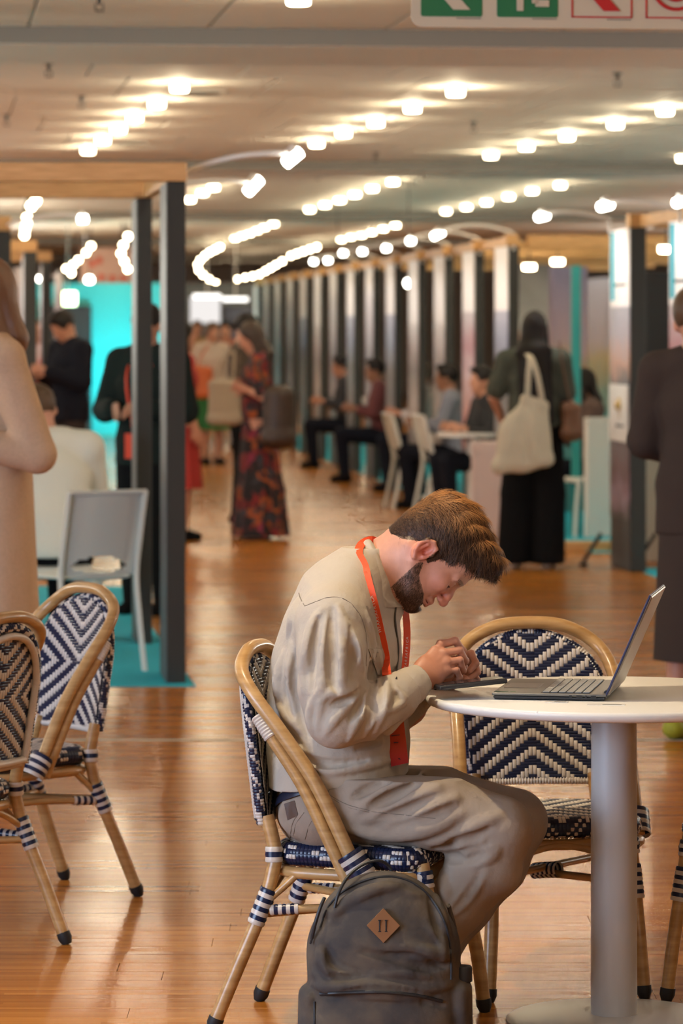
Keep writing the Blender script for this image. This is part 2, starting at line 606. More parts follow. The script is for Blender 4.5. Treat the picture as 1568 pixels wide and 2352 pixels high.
# ------------------------------------------------------------------ downlights: white drum, glowing diffuser
def make_downlight(name='ceiling_downlight', glow=M_LAMP, r=0.056):
    t = empty(name)
    b = MB(); b.lathe([(r + .012, 0.0), (r + .012, -0.012), (r, -0.014), (0.0, -0.014)], seg=20)
    b.build('collar', M_WHITE, t)
    d = MB(); d.lathe([(r, -0.014), (r, -0.052), (r * .9, -0.06), (0, -0.06)], seg=20)
    d.build('diffuser', glow, t)
    return t
dl0 = None
def along(L, who, group, cat='ceiling light', spot=0, z=CZ):
    """lamps at photographed places on the ceiling plane; ordinal words tell them apart along their row"""
    global dl0
    words_ = ['nearest', 'second', 'third', 'fourth', 'fifth', 'sixth', 'seventh', 'eighth', 'ninth']
    for i, (x, y) in enumerate(L):
        Y = (z - 0.03 - EYE) * F / (757 - y)
        p = P(x, y, Y); p.z = z
        if dl0 is None:
            dl0 = make_downlight(); o = dl0
        else:
            o = copy_tree(dl0)
        o.location = p
        tag(o, '%s drum light from the camera %s' % (words_[i], who), cat, group)
        if spot:
            lamp('downlight_lamp', 'POINT', p - Vector((0, 0, 0.085)), spot * 1.0, WARM, 0.03)
along([(412, 200), (360, 238), (309, 269), (272, 296), (236, 321), (202, 345)], 'in the ceiling row over the timber booth', 'downlights over the timber booth', spot=13)
along([(1046, 210), (947, 248), (863, 281), (789, 305), (727, 329)], 'in the ceiling row over the aisle', 'downlights over the aisle', spot=13)
along([(1527, 254), (1413, 285), (1302, 313), (1209, 336), (1127, 356)], 'in the ceiling row right of the aisle', 'downlights right of the aisle', spot=13)
along([(902, 417), (855, 432), (815, 446), (780, 459), (746, 470), (711, 481)], 'in the aisle row of the second ceiling bay', 'second bay aisle downlights', spot=11)
along([(1286, 425), (1222, 438), (1168, 451), (1117, 464), (1071, 475), (1024, 485)], 'in the right row of the second ceiling bay', 'second bay right downlights', spot=11)
along([(490, 430), (465, 442), (436, 458)], 'beside the timber booth in the second ceiling bay', 'second bay left downlights', spot=11)
along([(628, 514), (607, 522), (590, 529), (573, 536), (556, 541), (540, 547)], 'in the left row of the third ceiling bay', 'third bay left downlights', spot=8)
along([(908, 517), (880, 525), (853, 533), (830, 540), (806, 544), (784, 550)], 'in the right row of the third ceiling bay', 'third bay right downlights', spot=8)
along([(685, -3)], 'above the aisle at the top of the view', 'downlights over the aisle', spot=15)
along([(1568, 363)], 'at the right edge over the suited person', 'second bay right downlights')
# lamps of the same ceiling that light the near floor, outside the view
for p in ((-2.6, 4.5), (2.6, 4.8), (-3.2, 10.0), (3.4, 10.5), (-2.6, 14.2), (2.0, 15.0), (0.3, 13.0), (0.2, 5.0), (-5.5, 13), (5.5, 14)):
    lamp('downlight_lamp', 'POINT', (p[0], p[1], 2.95), 13, WARM, 0.06)
for p in ((6, 30), (7, 42), (-6, 34), (6.5, 24), (-6, 24), (-6, 18), (-8, 50), (8, 58)):
    lamp('downlight_lamp', 'POINT', (p[0], p[1], 2.95), 26, WARM, 0.08)
for y in (13, 19, 25, 31, 38, 47, 58):  # unseen fill lights added along both sides to brighten the ceiling
    for x in (-5.6, 5.8):
        lamp('ceiling_fill_light', 'POINT', (x, y, 2.0), 115, (1.0, .97, .86), .12)

# strings of pendant lamps far down the hall, hanging on cords
ORD = ['first', 'second', 'third', 'fourth', 'fifth', 'sixth', 'seventh', 'eighth', 'ninth', 'last']
def pendant_string(pts, Ys, where, group, glow=M_LAMP, r=0.048):
    proto = None
    for i, (x, y) in enumerate(pts):
        Y = Ys[0] + (Ys[1] - Ys[0]) * i / max(1, len(pts) - 1)
        p = P(x, y, Y)
        if proto is None:
            o = empty('pendant_lamp'); proto = o
            b = MB(); b.lathe([(0.0, r), (r * .6, r * .8), (r, 0.0), (r * .6, -r * .8), (0, -r)], seg=14)
            b.build('globe', glow, o)
            c = MB(); c.tube([(0, 0, r * .9), (0, 0, 1.0)], 0.006, 6); c.build('cord', M_BLACK, o)
            k = MB(); k.lathe([(0.03, r * .75), (0.035, r + .03), (0.008, r + .05)], seg=10); k.build('lamp_cap', M_BLACK, o)
        else:
            o = copy_tree(proto)
        o.location = p
        for ch in [q for q in COL.objects if q.parent == o and q.name.startswith('cord')]:
            ch.scale.z = max(0.02, (CZ - p.z) / 1.0)
        tag(o, ('%s globe from the %s' % (ORD[i], where)) if len(pts) > 1 else where, 'pendant light', group)
        if i % 2 == 0: lamp('pendant_glow', 'POINT', p - Vector((0, 0, r + .04)), 9, WARM, .02)
pendant_string([(727, 567), (712, 572), (697, 577), (682, 582), (668, 587)], (66, 72), 'right end of the bright glowing bar above the aisle', 'globes in the bright bar above the aisle')
pendant_string([(505, 567), (494, 573), (482, 579), (471, 587), (460, 597), (454, 608), (456, 620), (466, 631), (480, 641), (495, 650)], (66, 76), 'top of the hook-shaped glowing string by the timber booth', 'globes in the hook-shaped string')
pendant_string([(648, 600), (634, 608), (622, 615), (610, 622), (596, 630), (580, 634), (563, 637), (545, 641)], (72, 84), 'upper end of the string running down the far aisle', 'globes running to the far doorway')
pendant_string([(528, 655), (533, 667), (538, 676), (545, 685)], (84, 86), 'top of the short string over the dark far screen', 'globes over the far screen')
pendant_string([(82, 461), (72, 473)], (38, 40), 'top of the pair under the timber booth beam', 'globes under the timber booth beam')
pendant_string([(62, 500), (61, 512), (58, 526), (56, 540), (66, 560)], (44, 50), 'top of the upright glowing string near the left edge', 'globes in the upright string')
pendant_string([(209, 565), (198, 580), (180, 597), (168, 608), (152, 617), (164, 627)], (58, 64), 'top of the slanting string above the exit sign', 'globes above the exit sign')
pendant_string([(294, 543), (283, 563), (278, 582), (285, 600), (293, 618)], (52, 58), 'top of the string beside the rear booth post', 'globes beside the rear post')
pendant_string([(938, 650)], (40, 40), 'single pale globe between the stand fins above the aisle side', None, M_LAMPC, 0.05)
pendant_string([(775, 682)], (48, 48), 'lone globe glowing lower down in the far stand row', None, M_LAMP, 0.06)
pendant_string([(205, 643)], (58, 58), 'round lamp just above the exit sign at the turquoise wall', None, M_LAMPC, 0.07)

# small ceiling lights seen through the stands, flat round
along([(113, 427)], 'seen between the two timber booth beams', 'second bay left downlights')
for (x, y, Y, lb) in ((1530, 571, 27, 'flat oblong light inside the right-hand stand'),
                      (1215, 612, 33, 'small round light in the stand behind the tote bag woman'), (1280, 600, 33.6, 'small slanted light further inside that stand')):
    o = copy_tree(dl0); o.location = P(x, y, Y) + Vector((0, 0, 0.03)); tag(o, lb, 'ceiling light', None)
    if 'group' in o.keys(): del o['group']
    c = MB(); c.tube([(0, 0, 0), (0, 0, .12)], 0.006, 6); c.build('cord', M_BLACK, o)

# sprinklers and round vents
def sprinkler(x, y, lb):
    Y = (CZ - 0.06 - EYE) * F / (757 - y)
    p = P(x, y, Y); p.z = CZ
    t = empty('ceiling_sprinkler', p, 0, lb, 'sprinkler')
    b = MB(); b.lathe([(0.03, 0), (0.032, -0.006), (0.012, -0.01), (0.010, -0.05), (0, -0.05)], seg=14); b.build('escutcheon', M_BLACK, t)
    d = MB(); d.lathe([(0.0, -0.075), (0.022, -0.078), (0.022, -0.083), (0, -0.085)], seg=14)
    d.tube([(0.018, 0, -0.045), (0.02, 0, -0.078)], 0.003, 6); d.tube([(-0.018, 0, -0.045), (-0.02, 0, -0.078)], 0.003, 6)
    d.build('deflector', M_BLACK, t)
for a in ((228, 15, 'dark ceiling sprinkler before the first bulkhead'), (112, 168, 'dark ceiling sprinkler left of the booth downlights'),
          (15, 282, 'faint sprinkler at the left edge of the ceiling'), (187, 240, 'sprinkler on the ceiling seam beside the booth downlights'),
          (1417, 190, 'ceiling sprinkler above the right downlight row'), (1087, 297, 'small sprinkler between the aisle and right downlight rows'),
          (862, 366, 'small sprinkler behind the aisle downlights'), (730, 407, 'tiny sprinkler left of the second bay aisle lights')):
    sprinkler(*a)
for (x, y, lb) in ((462, 210, 'round dark ceiling vent beside the nearest booth downlight'), (300, 328, 'round dark ceiling vent among the farther booth downlights')):
    Y = 1.6 * F / (757 - y)
    p = P(x, y, Y); p.z = CZ
    t = empty('ceiling_vent', p, 0, lb, 'vent')
    b = MB(); b.lathe([(0.17, 0), (0.175, -0.012), (0.15, -0.016), (0.13, -0.006), (0, -0.006)], seg=32); b.build('rim_ring', M_BEAMC, t)
    for q in range(3):
        g = MB(); g.lathe([(0.045 + .035 * q, -0.004), (0.06 + .035 * q, -0.018), (0.056 + .035 * q, -0.018), (0.041 + .035 * q, -0.004)], seg=28)
        g.build('louvre_ring', M_BLACK, t)

# ------------------------------------------------------------------ hanging safety sign at the top
SG = 12.0
M_SIGN = mat('cream_sign_plastic', (0.72, 0.62, 0.44), 0.45)
M_GREEN = mat('sign_green', (0.02, 0.20, 0.07), 0.45)
M_RED = mat('sign_red', (0.62, 0.02, 0.02), 0.45)
s0 = P(945, 62, SG)
t = empty('safety_sign', s0, ROOM, 'cream hanging safety sign with green escape and red fire pictograms', 'sign')
def rrect(x0, y0, x1, y1, r, n=5):
    out = []
    for cx, cy, a0 in ((x1 - r, y1 - r, 0), (x0 + r, y1 - r, 90), (x0 + r, y0 + r, 180), (x1 - r, y0 + r, 270)):
        for k in range(n + 1):
            a = R(a0 + 90 * k / n); out.append((cx + r * math.cos(a), cy + r * math.sin(a)))
    return out
UX, UZ = (1, 0, 0), (0, 0, 1)
b = MB(); b.prism(rrect(0, 0, 1.04, 0.30, 0.035), (0, 0, 0), UX, UZ, (0, 0.012, 0)); b.build('sign_board', M_SIGN, t, smooth=False)
q = 0.2
xs = [0.03, 0.278, 0.522, 0.766]
for i, x in enumerate(xs):
    y0 = 0.035
    if i < 2:
        b = MB(); b.prism(rrect(x, y0, x + q, y0 + q, 0.008), (0, -0.002, 0), UX, UZ, (0, 0.002, 0)); pn = b.build('pictogram_panel', M_GREEN, t, smooth=False)
        mm = M_SIGN
    else:
        b = MB()
        for (a0, b0, a1, b1) in ((x, y0, x + q, y0 + .005), (x, y0 + q - .005, x + q, y0 + q), (x, y0, x + .005, y0 + q), (x + q - .005, y0, x + q, y0 + q)):
            b.prism([(a0, b0), (a1, b0), (a1, b1), (a0, b1)], (0, -0.003, 0), UX, UZ, (0, 0.003, 0))
        pn = b.build('pictogram_outline', M_RED, t, smooth=False)
        mm = M_RED
    g = MB()
    if i in (0, 2):   # bold arrow pointing left: shaft and two chevron arms
        cx, cy = x + 0.035, y0 + 0.1
        for sgn in (1, -1):
            g.prism([(cx, cy), (cx + 0.055, cy), (cx + 0.125, cy + sgn * 0.078), (cx + 0.07, cy + sgn * 0.078)], (0, -0.006, 0), UX, UZ, (0, 0.002, 0))
        g.prism([(cx + .03, cy - .014), (cx + .145, cy - .014), (cx + .145, cy + .014), (cx + .03, cy + .014)], (0, -0.006, 0), UX, UZ, (0, 0.002, 0))
        g.build('arrow', mm, pn, smooth=False)
    elif i == 1:      # running figure
        def limb(p, w=0.02):
            for (a, c) in zip(p[:-1], p[1:]):
                d = (Vector(c) - Vector(a)).normalized(); nn = Vector((-d.y, d.x)) * w / 2
                A, B = Vector(a), Vector(c)
                g.prism([tuple(A - nn), tuple(B - nn), tuple(B + nn), tuple(A + nn)], (0, -0.006, 0), UX, UZ, (0, 0.002, 0))
        X = x
        limb([(X + .075, y0 + .02), (X + .075, y0 + .07), (X + .10, y0 + .09)], .022)
        limb([(X + .17, y0 + .045), (X + .125, y0 + .045), (X + .125, y0 + .075), (X + .10, y0 + .09)], .022)
        limb([(X + .10, y0 + .085), (X + .11, y0 + .14)], .034)
        limb([(X + .11, y0 + .135), (X + .07, y0 + .12), (X + .05, y0 + .095)], .014)
        limb([(X + .11, y0 + .135), (X + .15, y0 + .125), (X + .165, y0 + .15)], .014)
        g.lathe([(0, -.001), (0.015, -.001), (0.015, .001), (0, .001)], (X + .122, -0.005, y0 + .168), 16, rot=Matrix.Rotation(R(90), 3, 'X'))
        g.build('running_figure', M_SIGN, pn, smooth=False)
    else:             # hose reel: rings
        for rr in (0.075, 0.045):
            pts = [(x + .1 + rr * math.cos(R(a)), -0.004, y0 + .105 + rr * math.sin(R(a))) for a in range(0, 360, 12)]
            g.tube(pts, 0.006, 6, closed=True, cap=False)
        g.build('hose_reel', M_RED, pn)
    f = MB()
    for k in range(9):
        f.box((x + .12 + .009 * k, -0.001, 0.030), (.006, .002, .0025))
    f.build('small_print', M_BLACK, t, smooth=False)
for x in (0.12, 0.92):
    b = MB(); b.tube([(x, .006, .30), (x, .006, CZ - s0.z)], .002, 6); b.build('hanging_wire', M_CHROME, t)

# ------------------------------------------------------------------ exhibition stands
H0 = 2.27
def arrayed(m): return m
def fin_mesh_box(w, l, h):
    b = MB(); b.box((0, l / 2, h / 2), (w, l, h), bev=0.004); return b
def post(front, w, l, lb, cat='post', side=True, h=H0, group=None):
    t = empty('stand_post', (front.x, front.y, 0), ROOM, lb, cat, group)
    fin_mesh_box(w, l, h).build('post_body', M_DARK, t, smooth=False)
    if side:
        b = MB(); b.box((-w / 2 - .002, l / 2, h / 2), (.004, l - .01, h - .01)); b.build('side_panel', M_GREYSIDE, t, smooth=False)
    return t
# near timber-topped booth on the left
p1 = Vector((-0.745, 16.8, 0)); p2 = Vector((-1.0, 18.9, 0))
post(p1, 0.083, 0.48, 'front charcoal post of the timber-topped booth on turquoise carpet')
post(p2, 0.075, 0.46, 'rear charcoal post of the timber-topped booth')
b = MB(); b.box((-2.0 + .045, .06, .0425), (4.0, .12, .085), bev=.003)
o = b.build('header_beam', M_PLY, smooth=False); o.location = (p1.x, p1.y - .02, H0); o.rotation_euler = (0, 0, ROOM * .15); tag(o, 'front plywood beam resting on the front booth post', 'beam')
b = MB(); b.box((-2.0 + .045, .06, .04), (4.0, .12, .08), bev=.003)
o = b.build('header_beam', M_PLY, smooth=False); o.location = (p2.x, p2.y - .02, H0); o.rotation_euler = (0, 0, ROOM * .15); tag(o, 'rear plywood beam resting on the rear booth post', 'beam')
b = MB(); b.box((0, 0.98, .035), (.06, 1.86, .07), bev=.003)
o = b.build('header_beam', M_PLY, smooth=False); o.location = (p1.x, p1.y + .12, H0); o.rotation_euler = (0, 0, ROOM * 1.08); tag(o, 'short plywood beam joining the two booth posts', 'beam')
cpt = MB()
def quadprism(pts, z0, z1, mb, mi=0):
    V = [(p[0], p[1], z0) for p in pts] + [(p[0], p[1], z1) for p in pts]
    mb.add(V, [(3, 2, 1, 0), (4, 5, 6, 7), (0, 1, 5, 4), (1, 2, 6, 5), (2, 3, 7, 6), (3, 0, 4, 7)], mi)
a = P(424, 1577, 16.68); c2 = a + AX * 6.5
quadprism([(-3.2, 16.62), (a.x + .05, 16.66), (a.x + .05 + AX.x * 6.5, 16.66 + AX.y * 6.5), (-4.2, 23.2)], 0.0003, 0.003, cpt)
o = cpt.build('stand_carpet', M_CARPET, smooth=False); tag(o, 'turquoise carpet of the timber-topped booth on the left', 'carpet')

# prints on the sides of the fins: bands of colour as in a printed photograph
def print_mat(name, stops, dist=0.35, scale=2.2):
    m = bpy.data.materials.new(name); m.use_nodes = True
    nt = m.node_tree; b = nt.nodes['Principled BSDF']; N, L = nt.nodes, nt.links
    tc = N.new('ShaderNodeTexCoord'); sp = N.new('ShaderNodeSeparateXYZ'); L.new(tc.outputs['Object'], sp.inputs[0])
    ns = N.new('ShaderNodeTexNoise'); ns.inputs['Scale'].default_value = scale * 3; ns.inputs['Detail'].default_value = 5
    L.new(tc.outputs['Object'], ns.inputs['Vector'])
    def M_(op, a, bb):
        n = N.new('ShaderNodeMath'); n.operation = op
        for i, q in enumerate((a, bb)):
            if isinstance(q, (int, float)): n.inputs[i].default_value = q
            else: L.new(q, n.inputs[i])
        return n.outputs[0]
    # keep the white head of the print crisp: the noise fades out above 1.75 m
    amp = M_('MULTIPLY', M_('LESS_THAN', sp.outputs[2], 1.70), dist)
    z = M_('ADD', sp.outputs[2], M_('MULTIPLY', M_('SUBTRACT', ns.outputs[0], 0.5), amp))
    zz = M_('DIVIDE', z, 2.27)
    rp = N.new('ShaderNodeValToRGB'); cr = rp.color_ramp
    while len(cr.elements) > 1: cr.elements.remove(cr.elements[-1])
    cr.elements[0].position = stops[0][0] / 2.27; cr.elements[0].color = (*stops[0][1], 1)
    for zpos, c in stops[1:]:
        e = cr.elements.new(min(1, zpos / 2.27)); e.color = (*c, 1)
    L.new(zz, rp.inputs[0]); L.new(rp.outputs[0], b.inputs['Base Color'])
    b.inputs['Roughness'].default_value = 0.45
    return m
W = (0.80, 0.76, 0.76)
PR = [
 print_mat('print_sunset', [(0.0, (.03, .03, .03)), (.35, (.03, .03, .03)), (.5, (.30, .20, .26)), (.62, (.12, .04, .05)), (.9, (.10, .06, .06)), (1.25, (.06, .05, .06)), (1.36, (.45, .22, .14)), (1.55, (.30, .26, .32)), (1.745, (.25, .24, .30)), (1.755, W)]),
 print_mat('print_coral', [(0.0, (.04, .04, .04)), (.5, (.05, .05, .05)), (.7, (.55, .16, .12)), (1.0, (.55, .30, .28)), (1.2, (.60, .45, .50)), (1.45, (.35, .10, .14)), (1.745, (.42, .36, .40)), (1.755, W)]),
 print_mat('print_blue', [(0.0, (.05, .05, .05)), (.4, (.10, .10, .10)), (.8, (.22, .20, .20)), (1.2, (.12, .11, .11)), (1.45, (.16, .17, .30)), (1.745, (.30, .30, .42)), (1.755, W)]),
 print_mat('print_sand', [(0.0, (.05, .05, .05)), (.5, (.20, .17, .15)), (.9, (.50, .42, .38)), (1.2, (.20, .14, .12)), (1.4, (.40, .30, .30)), (1.6, (.55, .50, .50)), (1.655, (.55, .50, .50)), (1.665, W)]),
 print_mat('print_dusk', [(0.0, (.04, .04, .04)), (.5, (.06, .10, .10)), (.9, (.35, .28, .30)), (1.2, (.14, .10, .12)), (1.5, (.35, .30, .36)), (1.9, (.55, .50, .55)), (2.1, W)]),
]
FINS = [(2.17, 22.4), (1.955, 24.5)] + [(1.38 - .20 * n, 29.8 + 2.0 * n) for n in range(0, 14)]
NF = len(FINS)
ordw = ['nearest', 'second', 'third', 'fourth', 'fifth', 'sixth', 'seventh', 'eighth', 'ninth', 'tenth', 'eleventh', 'twelfth', 'thirteenth', 'fourteenth', 'fifteenth', 'sixteenth']
prr = [1, 0, 2, 1, 3, 3, 2, 4, 2, 4, 3, 2, 4, 4, 4, 3]
for i, (x, y) in enumerate(FINS):
    w = 0.105 if i < 2 else 0.085 - 0.0012 * i
    t = empty('stand_fin', (x, y, 0.0035), ROOM, 'charcoal stand fin with a printed side, %s of the long row right of the aisle' % ordw[i], 'display panel', 'stand fins along the aisle')
    fin_mesh_box(w, 0.72, H0).build('fin_body', M_DARK, t, smooth=False)
    b = MB(); b.box((-w / 2 - .003, .36, 1.3), (.006, .70, 1.93)); b.build('side_print', PR[prr[i]], t, smooth=False)
    b = MB(); b.box((-.01, .05, H0 + .045), (.10, .14, .09), bev=.003); b.build('timber_block', M_PLY, t, smooth=False)
    if i < 2:
        b = MB(); b.box((-w / 2 - .008, .60, 2.02), (.004, .12, .46)); b.build('turquoise_strip', M_CARPET, t, smooth=False)
        b = MB(); b.box((-w / 2 - .010, .36, 1.04), (.012, .66, .38), bev=.001)
        cd = b.build('white_card', M_WHITE, t, smooth=False)
        g = MB(); g.lathe([(0, 0), (.03, .02), (.035, .05), (0, .10)], (-w / 2 - .017, .30, 1.05), 12); g.box((-w / 2 - .017, .30, 1.03), (.004, .012, .05))
        g.build('tree_emblem', mat('gold_print', (.55, .38, .12), .5), cd)
        g = MB()
        for k in range(7): g.box((-w / 2 - .017, .18 + .04 * k, .955), (.003, .026, .018))
        g.build('lettering', M_GREYSIDE, cd, smooth=False)
        g = MB()
        for k in range(11): g.box((-w / 2 - .008, .14 + .04 * k, 1.895), (.003, .026, .018))
        g.build('lettering', M_GREYSIDE, t, smooth=False)
# plywood header beams: one per gap of the row, and cross beams over the stands
for i in range(NF - 1):
    (xa, ya), (xb, yb) = FINS[i], FINS[i + 1]
    d = Vector((xb - xa, yb - ya, 0)); L = d.length
    if L > 3:
        continue
    b = MB(); b.box((0, L / 2 + .06, .045), (.05, L - .16, .08), bev=.003)
    o = b.build('header_beam', M_PLY, smooth=False); o.location = (xa + .03, ya, H0); o.rotation_euler = (0, 0, math.atan2(-d.x, d.y))
    tag(o, 'plywood beam over the gap behind the %s stand fin' % ordw[i], 'beam', 'beams along the stand row')
for i in range(NF):
    if i > 8: break
    x, y = FINS[i]
    b = MB(); b.box((1.55, .08, .045), (2.9, .09, .09), bev=.003)
    o = b.build('cross_beam', M_PLY, smooth=False); o.location = (x + .02, y, H0); o.rotation_euler = (0, 0, ROOM)
    tag(o, 'plywood beam running off sideways from the %s stand fin' % ordw[i], 'beam', 'cross beams of the stand row')
# back partition of the right stands with prints, deep ends of the fins
def partition(p, q, h, m, lb, cat='partition', th=.06, z0=0):
    p, q = Vector(p), Vector(q); d = q - p; L = d.length
    b = MB(); b.box((L / 2, 0, z0 + h / 2), (L, th, h), bev=.003)
    o = b.build('stand_wall', m, smooth=False); o.location = (p.x, p.y, 0.0035); o.rotation_euler = (0, 0, math.atan2(d.y, d.x))
    return tag(o, lb, cat)
backs = [print_mat('wall_print_a', [(0, (.3, .28, .26)), (.6, (.5, .45, .42)), (1.2, (.20, .18, .20)), (1.5, (.45, .42, .5)), (2.2, (.35, .33, .40))], 1.2, 1.0),
         print_mat('wall_print_b', [(0, (.06, .22, .22)), (.7, (.15, .35, .34)), (1.2, (.55, .35, .16)), (1.5, (.50, .36, .42)), (2.2, (.30, .30, .50))], 1.0, 1.2),
         print_mat('wall_print_c', [(0, (.1, .1, .1)), (.7, (.3, .22, .2)), (1.2, (.5, .2, .1)), (1.5, (.6, .6, .6)), (2.2, (.2, .2, .22))], 1.3, 1.6)]
for i in range(0, 10):
    x, y = (FINS[2][0] - .2 * 2 * 0, 29.8) if False else FINS[min(i + 1, NF - 1)]
    yy = FINS[min(i + 1, NF - 1)][1]
    xx = FINS[min(i + 1, NF - 1)][0]
    L = 4.7 if i == 0 else 1.9
    st = Vector((xx, yy, 0)) + AY * 3.0 + AX * .1
    partition(st, st + AX * L, 2.2, backs[i % 3], 'printed back wall of the stand behind the %s fin' % ordw[i + 1])
# the stand seen beside the tote bag woman: cross wall with pictures
c0 = P(1195, 1000, 34.5); c0.z = 0
partition((P(1180, 900, 34.2).x, 34.2), (P(1262, 900, 34.4).x, 34.4), 2.2, backs[2], 'printed cross wall with a figure in orange behind the tote bag woman')
partition((P(1264, 900, 32.6).x, 32.6), (P(1345, 900, 32.8).x, 32.8), 2.15, backs[1], 'printed cross wall with a sunset picture right of the tote bag woman')
partition((P(1345, 900, 28.6).x, 28.6), (P(1500, 900, 28.9).x, 28.9), .92, M_WHITE, 'low pale counter front behind the nearer printed fin', 'counter')
partition((P(1475, 900, 26.0).x, 26.0), (P(1640, 900, 26.3).x, 26.3), 2.0, M_WALLD, 'dark wall panel behind the suited person', 'partition')
partition((P(1477, 900, 25.6).x, 25.6), (P(1560, 900, 25.7).x, 25.7), .95, mat('beige_counter', (.45, .40, .33), .5), 'beige counter front behind the suited person', 'counter')
b = MB(); b.box((0, 0, 1.05), (.07, .10, 2.1), bev=.003)
o = b.build('display_post', mat('teal_paint', (.02, .33, .34), .5), smooth=False); o.location = P(1322, 900, 28.9); o.location.z = 0
tag(o, 'slim turquoise upright beside the tote bag woman', 'post')
b = MB(); b.box((0, 0, .035), (1.1, .12, .07), bev=.003)
o = b.build('floor_plinth', M_PLY, smooth=False); o.location = P(1330, 1268, 26.9); o.location.z = 0
tag(o, 'low plywood plinth on the floor beside the tote bag woman', 'plinth')
# turquoise carpet strip of the right row
cpt = MB()
A0 = Vector((2.22, 22.0, 0)); B0 = Vector((1.97, 24.4, 0))
quadprism([(A0.x, A0.y), (A0.x + 3.2, A0.y + .35), (B0.x + 3.2, B0.y + .7), (B0.x - .02, B0.y + .5)], .0003, .003, cpt)
quadprism([(1.80, 26.6), (4.9, 26.9), (4.4, 29.8), (1.42, 29.7)], .0003, .003, cpt)
x0, y0 = FINS[2]; x1, y1 = FINS[-1]
quadprism([(x0 - .02, y0 - .1), (x0 + 3.2, y0 + .3), (x1 + 3.2, y1 + 1.0), (x1 - .06, y1 + .8)], .0003, .003, cpt)
o = cpt.build('stand_carpet', M_CARPET, smooth=False); tag(o, 'turquoise carpet under the stands right of the aisle', 'carpet')

# curved white arm lights reaching out from the booth tops
def arm_light(base, elbow, tip, bar_dir, L, lb, glow=M_LAMPC, r=.013):
    base, elbow, tip = Vector(base), Vector(elbow), Vector(tip)
    t = empty('arm_light', base, 0, lb, 'arm light')
    pts = [(1 - s) ** 2 * base + 2 * s * (1 - s) * elbow + s * s * tip - base for s in [k / 14 for k in range(15)]]
    b = MB(); b.tube([Vector((0, 0, H0 - .03 - base.z))] + pts, r, 8); b.build('curved_arm', M_WHITE, t)
    d = Vector(bar_dir).normalized() * L / 2
    c = tip - base
    h = MB(); h.tube([c - d - Vector((0, 0, .02)), c + d - Vector((0, 0, .02))], .028, 10); hd = h.build('lamp_head', glow, t)
    k = MB(); k.tube([c - d * .5, c + d * .5 + Vector((0, 0, .006))], .034, 8, flat=(1, .4)); k.build('head_cover', M_WHITE, t)
    return t
arm_light(P(412, 402, 17.1), P(530, 345, 17.0), P(672, 352, 17.0), (1, 0.6, .85), .09, 'curved white arm with a blazing lamp head by the front post top')
arm_light(P(343, 432, 19.1), P(500, 408, 19.0), P(582, 418, 19.0), (1, .7, 1.1), .10, 'second curved white arm lamp lower behind the front post')
arm_light(P(9, 520, 25.35), P(110, 484, 24), P(190, 496, 24), (1, .5, .1), .05, 'curved white arm lamp seen through the timber booth')
arm_light(P(1400, 505, 24.6), P(1330, 480, 24.6), P(1245, 490, 24.6), (1, 1.5, .25), .11, 'curved white arm lamp left of the nearer printed fin')
arm_light(P(1562, 485, 22.5), P(1480, 452, 22.5), P(1390, 465, 22.5), (1, 1.5, .25), .12, 'curved white arm lamp from the nearest printed fin')
arm_light(P(1640, 470, 21.5), P(1600, 440, 21.5), P(1562, 455, 21.5), (1, 1.5, .35), .10, 'arm lamp head cut by the right edge of the view')
for i, (x, y) in enumerate([(1005, 533), (943, 548), (887, 565), (832, 573), (788, 577), (753, 594), (720, 597)]):
    fx, fy = FINS[i + 2]
    base = Vector((fx, fy, H0 + .10)); tip = P(x, y, fy)
    arm_light(base, (base + tip) / 2 + Vector((0, 0, .12)), tip, (1, .8, .5 if i == 0 else .1), .10 if i == 0 else .05, 'arm lamp reaching over the aisle from the %s stand fin' % ordw[i + 2])
    lamp('arm_lamp_light', 'SPOT', tip - Vector((0, 0, .06)), 16, (1, .93, .86), .03, (fx - .25, fy + .6, 1.2), 110, .8)
for (x, y, Y, tx) in ((1245, 490, 24.6, 1425), (1390, 465, 22.5, 1560)):
    tip = P(x, y, Y); lamp('arm_lamp_light', 'SPOT', tip - Vector((0, 0, .06)), 22, (1, .95, .90), .03, P(tx, 700, Y + .4), 110, .8)
arm_light(P(134, 640, 40.2), P(120, 628, 40), P(95, 636, 40), (1, .3, 0), .08, 'far curved arm lamp at the left booths')

# second row of booths, far left, seen under the timber beam
for (x, top, w, lb) in ((8, 530, .10, 'very dark post at the left edge behind the cream-dressed woman'), (70, 578, .11, 'dark booth post standing under the string lights'), (108, 600, .09, 'dark booth post left of the exit sign')):
    Y = (H0 - EYE) * F / (757 - top)
    p = P(x, top, Y)
    t = post(p, w, .5, lb, side=False)
    b = MB(); b.box((-w / 2 - .003, .3, 1.6), (.006, .45, 1.25)); b.build('side_print', PR[4], t, smooth=False)
    b = MB(); b.box((-1.2, .05, .05), (2.4, .1, .1), bev=.003)
    o = b.build('header_beam', M_PLY, smooth=False); o.location = (p.x + w / 2, p.y, H0); o.rotation_euler = (0, 0, ROOM)
    tag(o, 'plywood beam on top of the ' + lb.split(' behind')[0].split(' standing')[0].split(' left')[0] + (' under the string lights' if x == 70 else ' nearest the exit sign' if x == 108 else ' at the left edge'), 'beam')
partition((P(132, 900, 40).x, 40), (P(138, 900, 40.6).x, 40.6), 2.2, PR[4], 'pale narrow printed fin beside the exit sign')
partition((P(40, 900, 36).x, 36), (P(54, 900, 36.6).x, 36.6), 2.2, PR[4], 'pale narrow printed fin near the left edge')

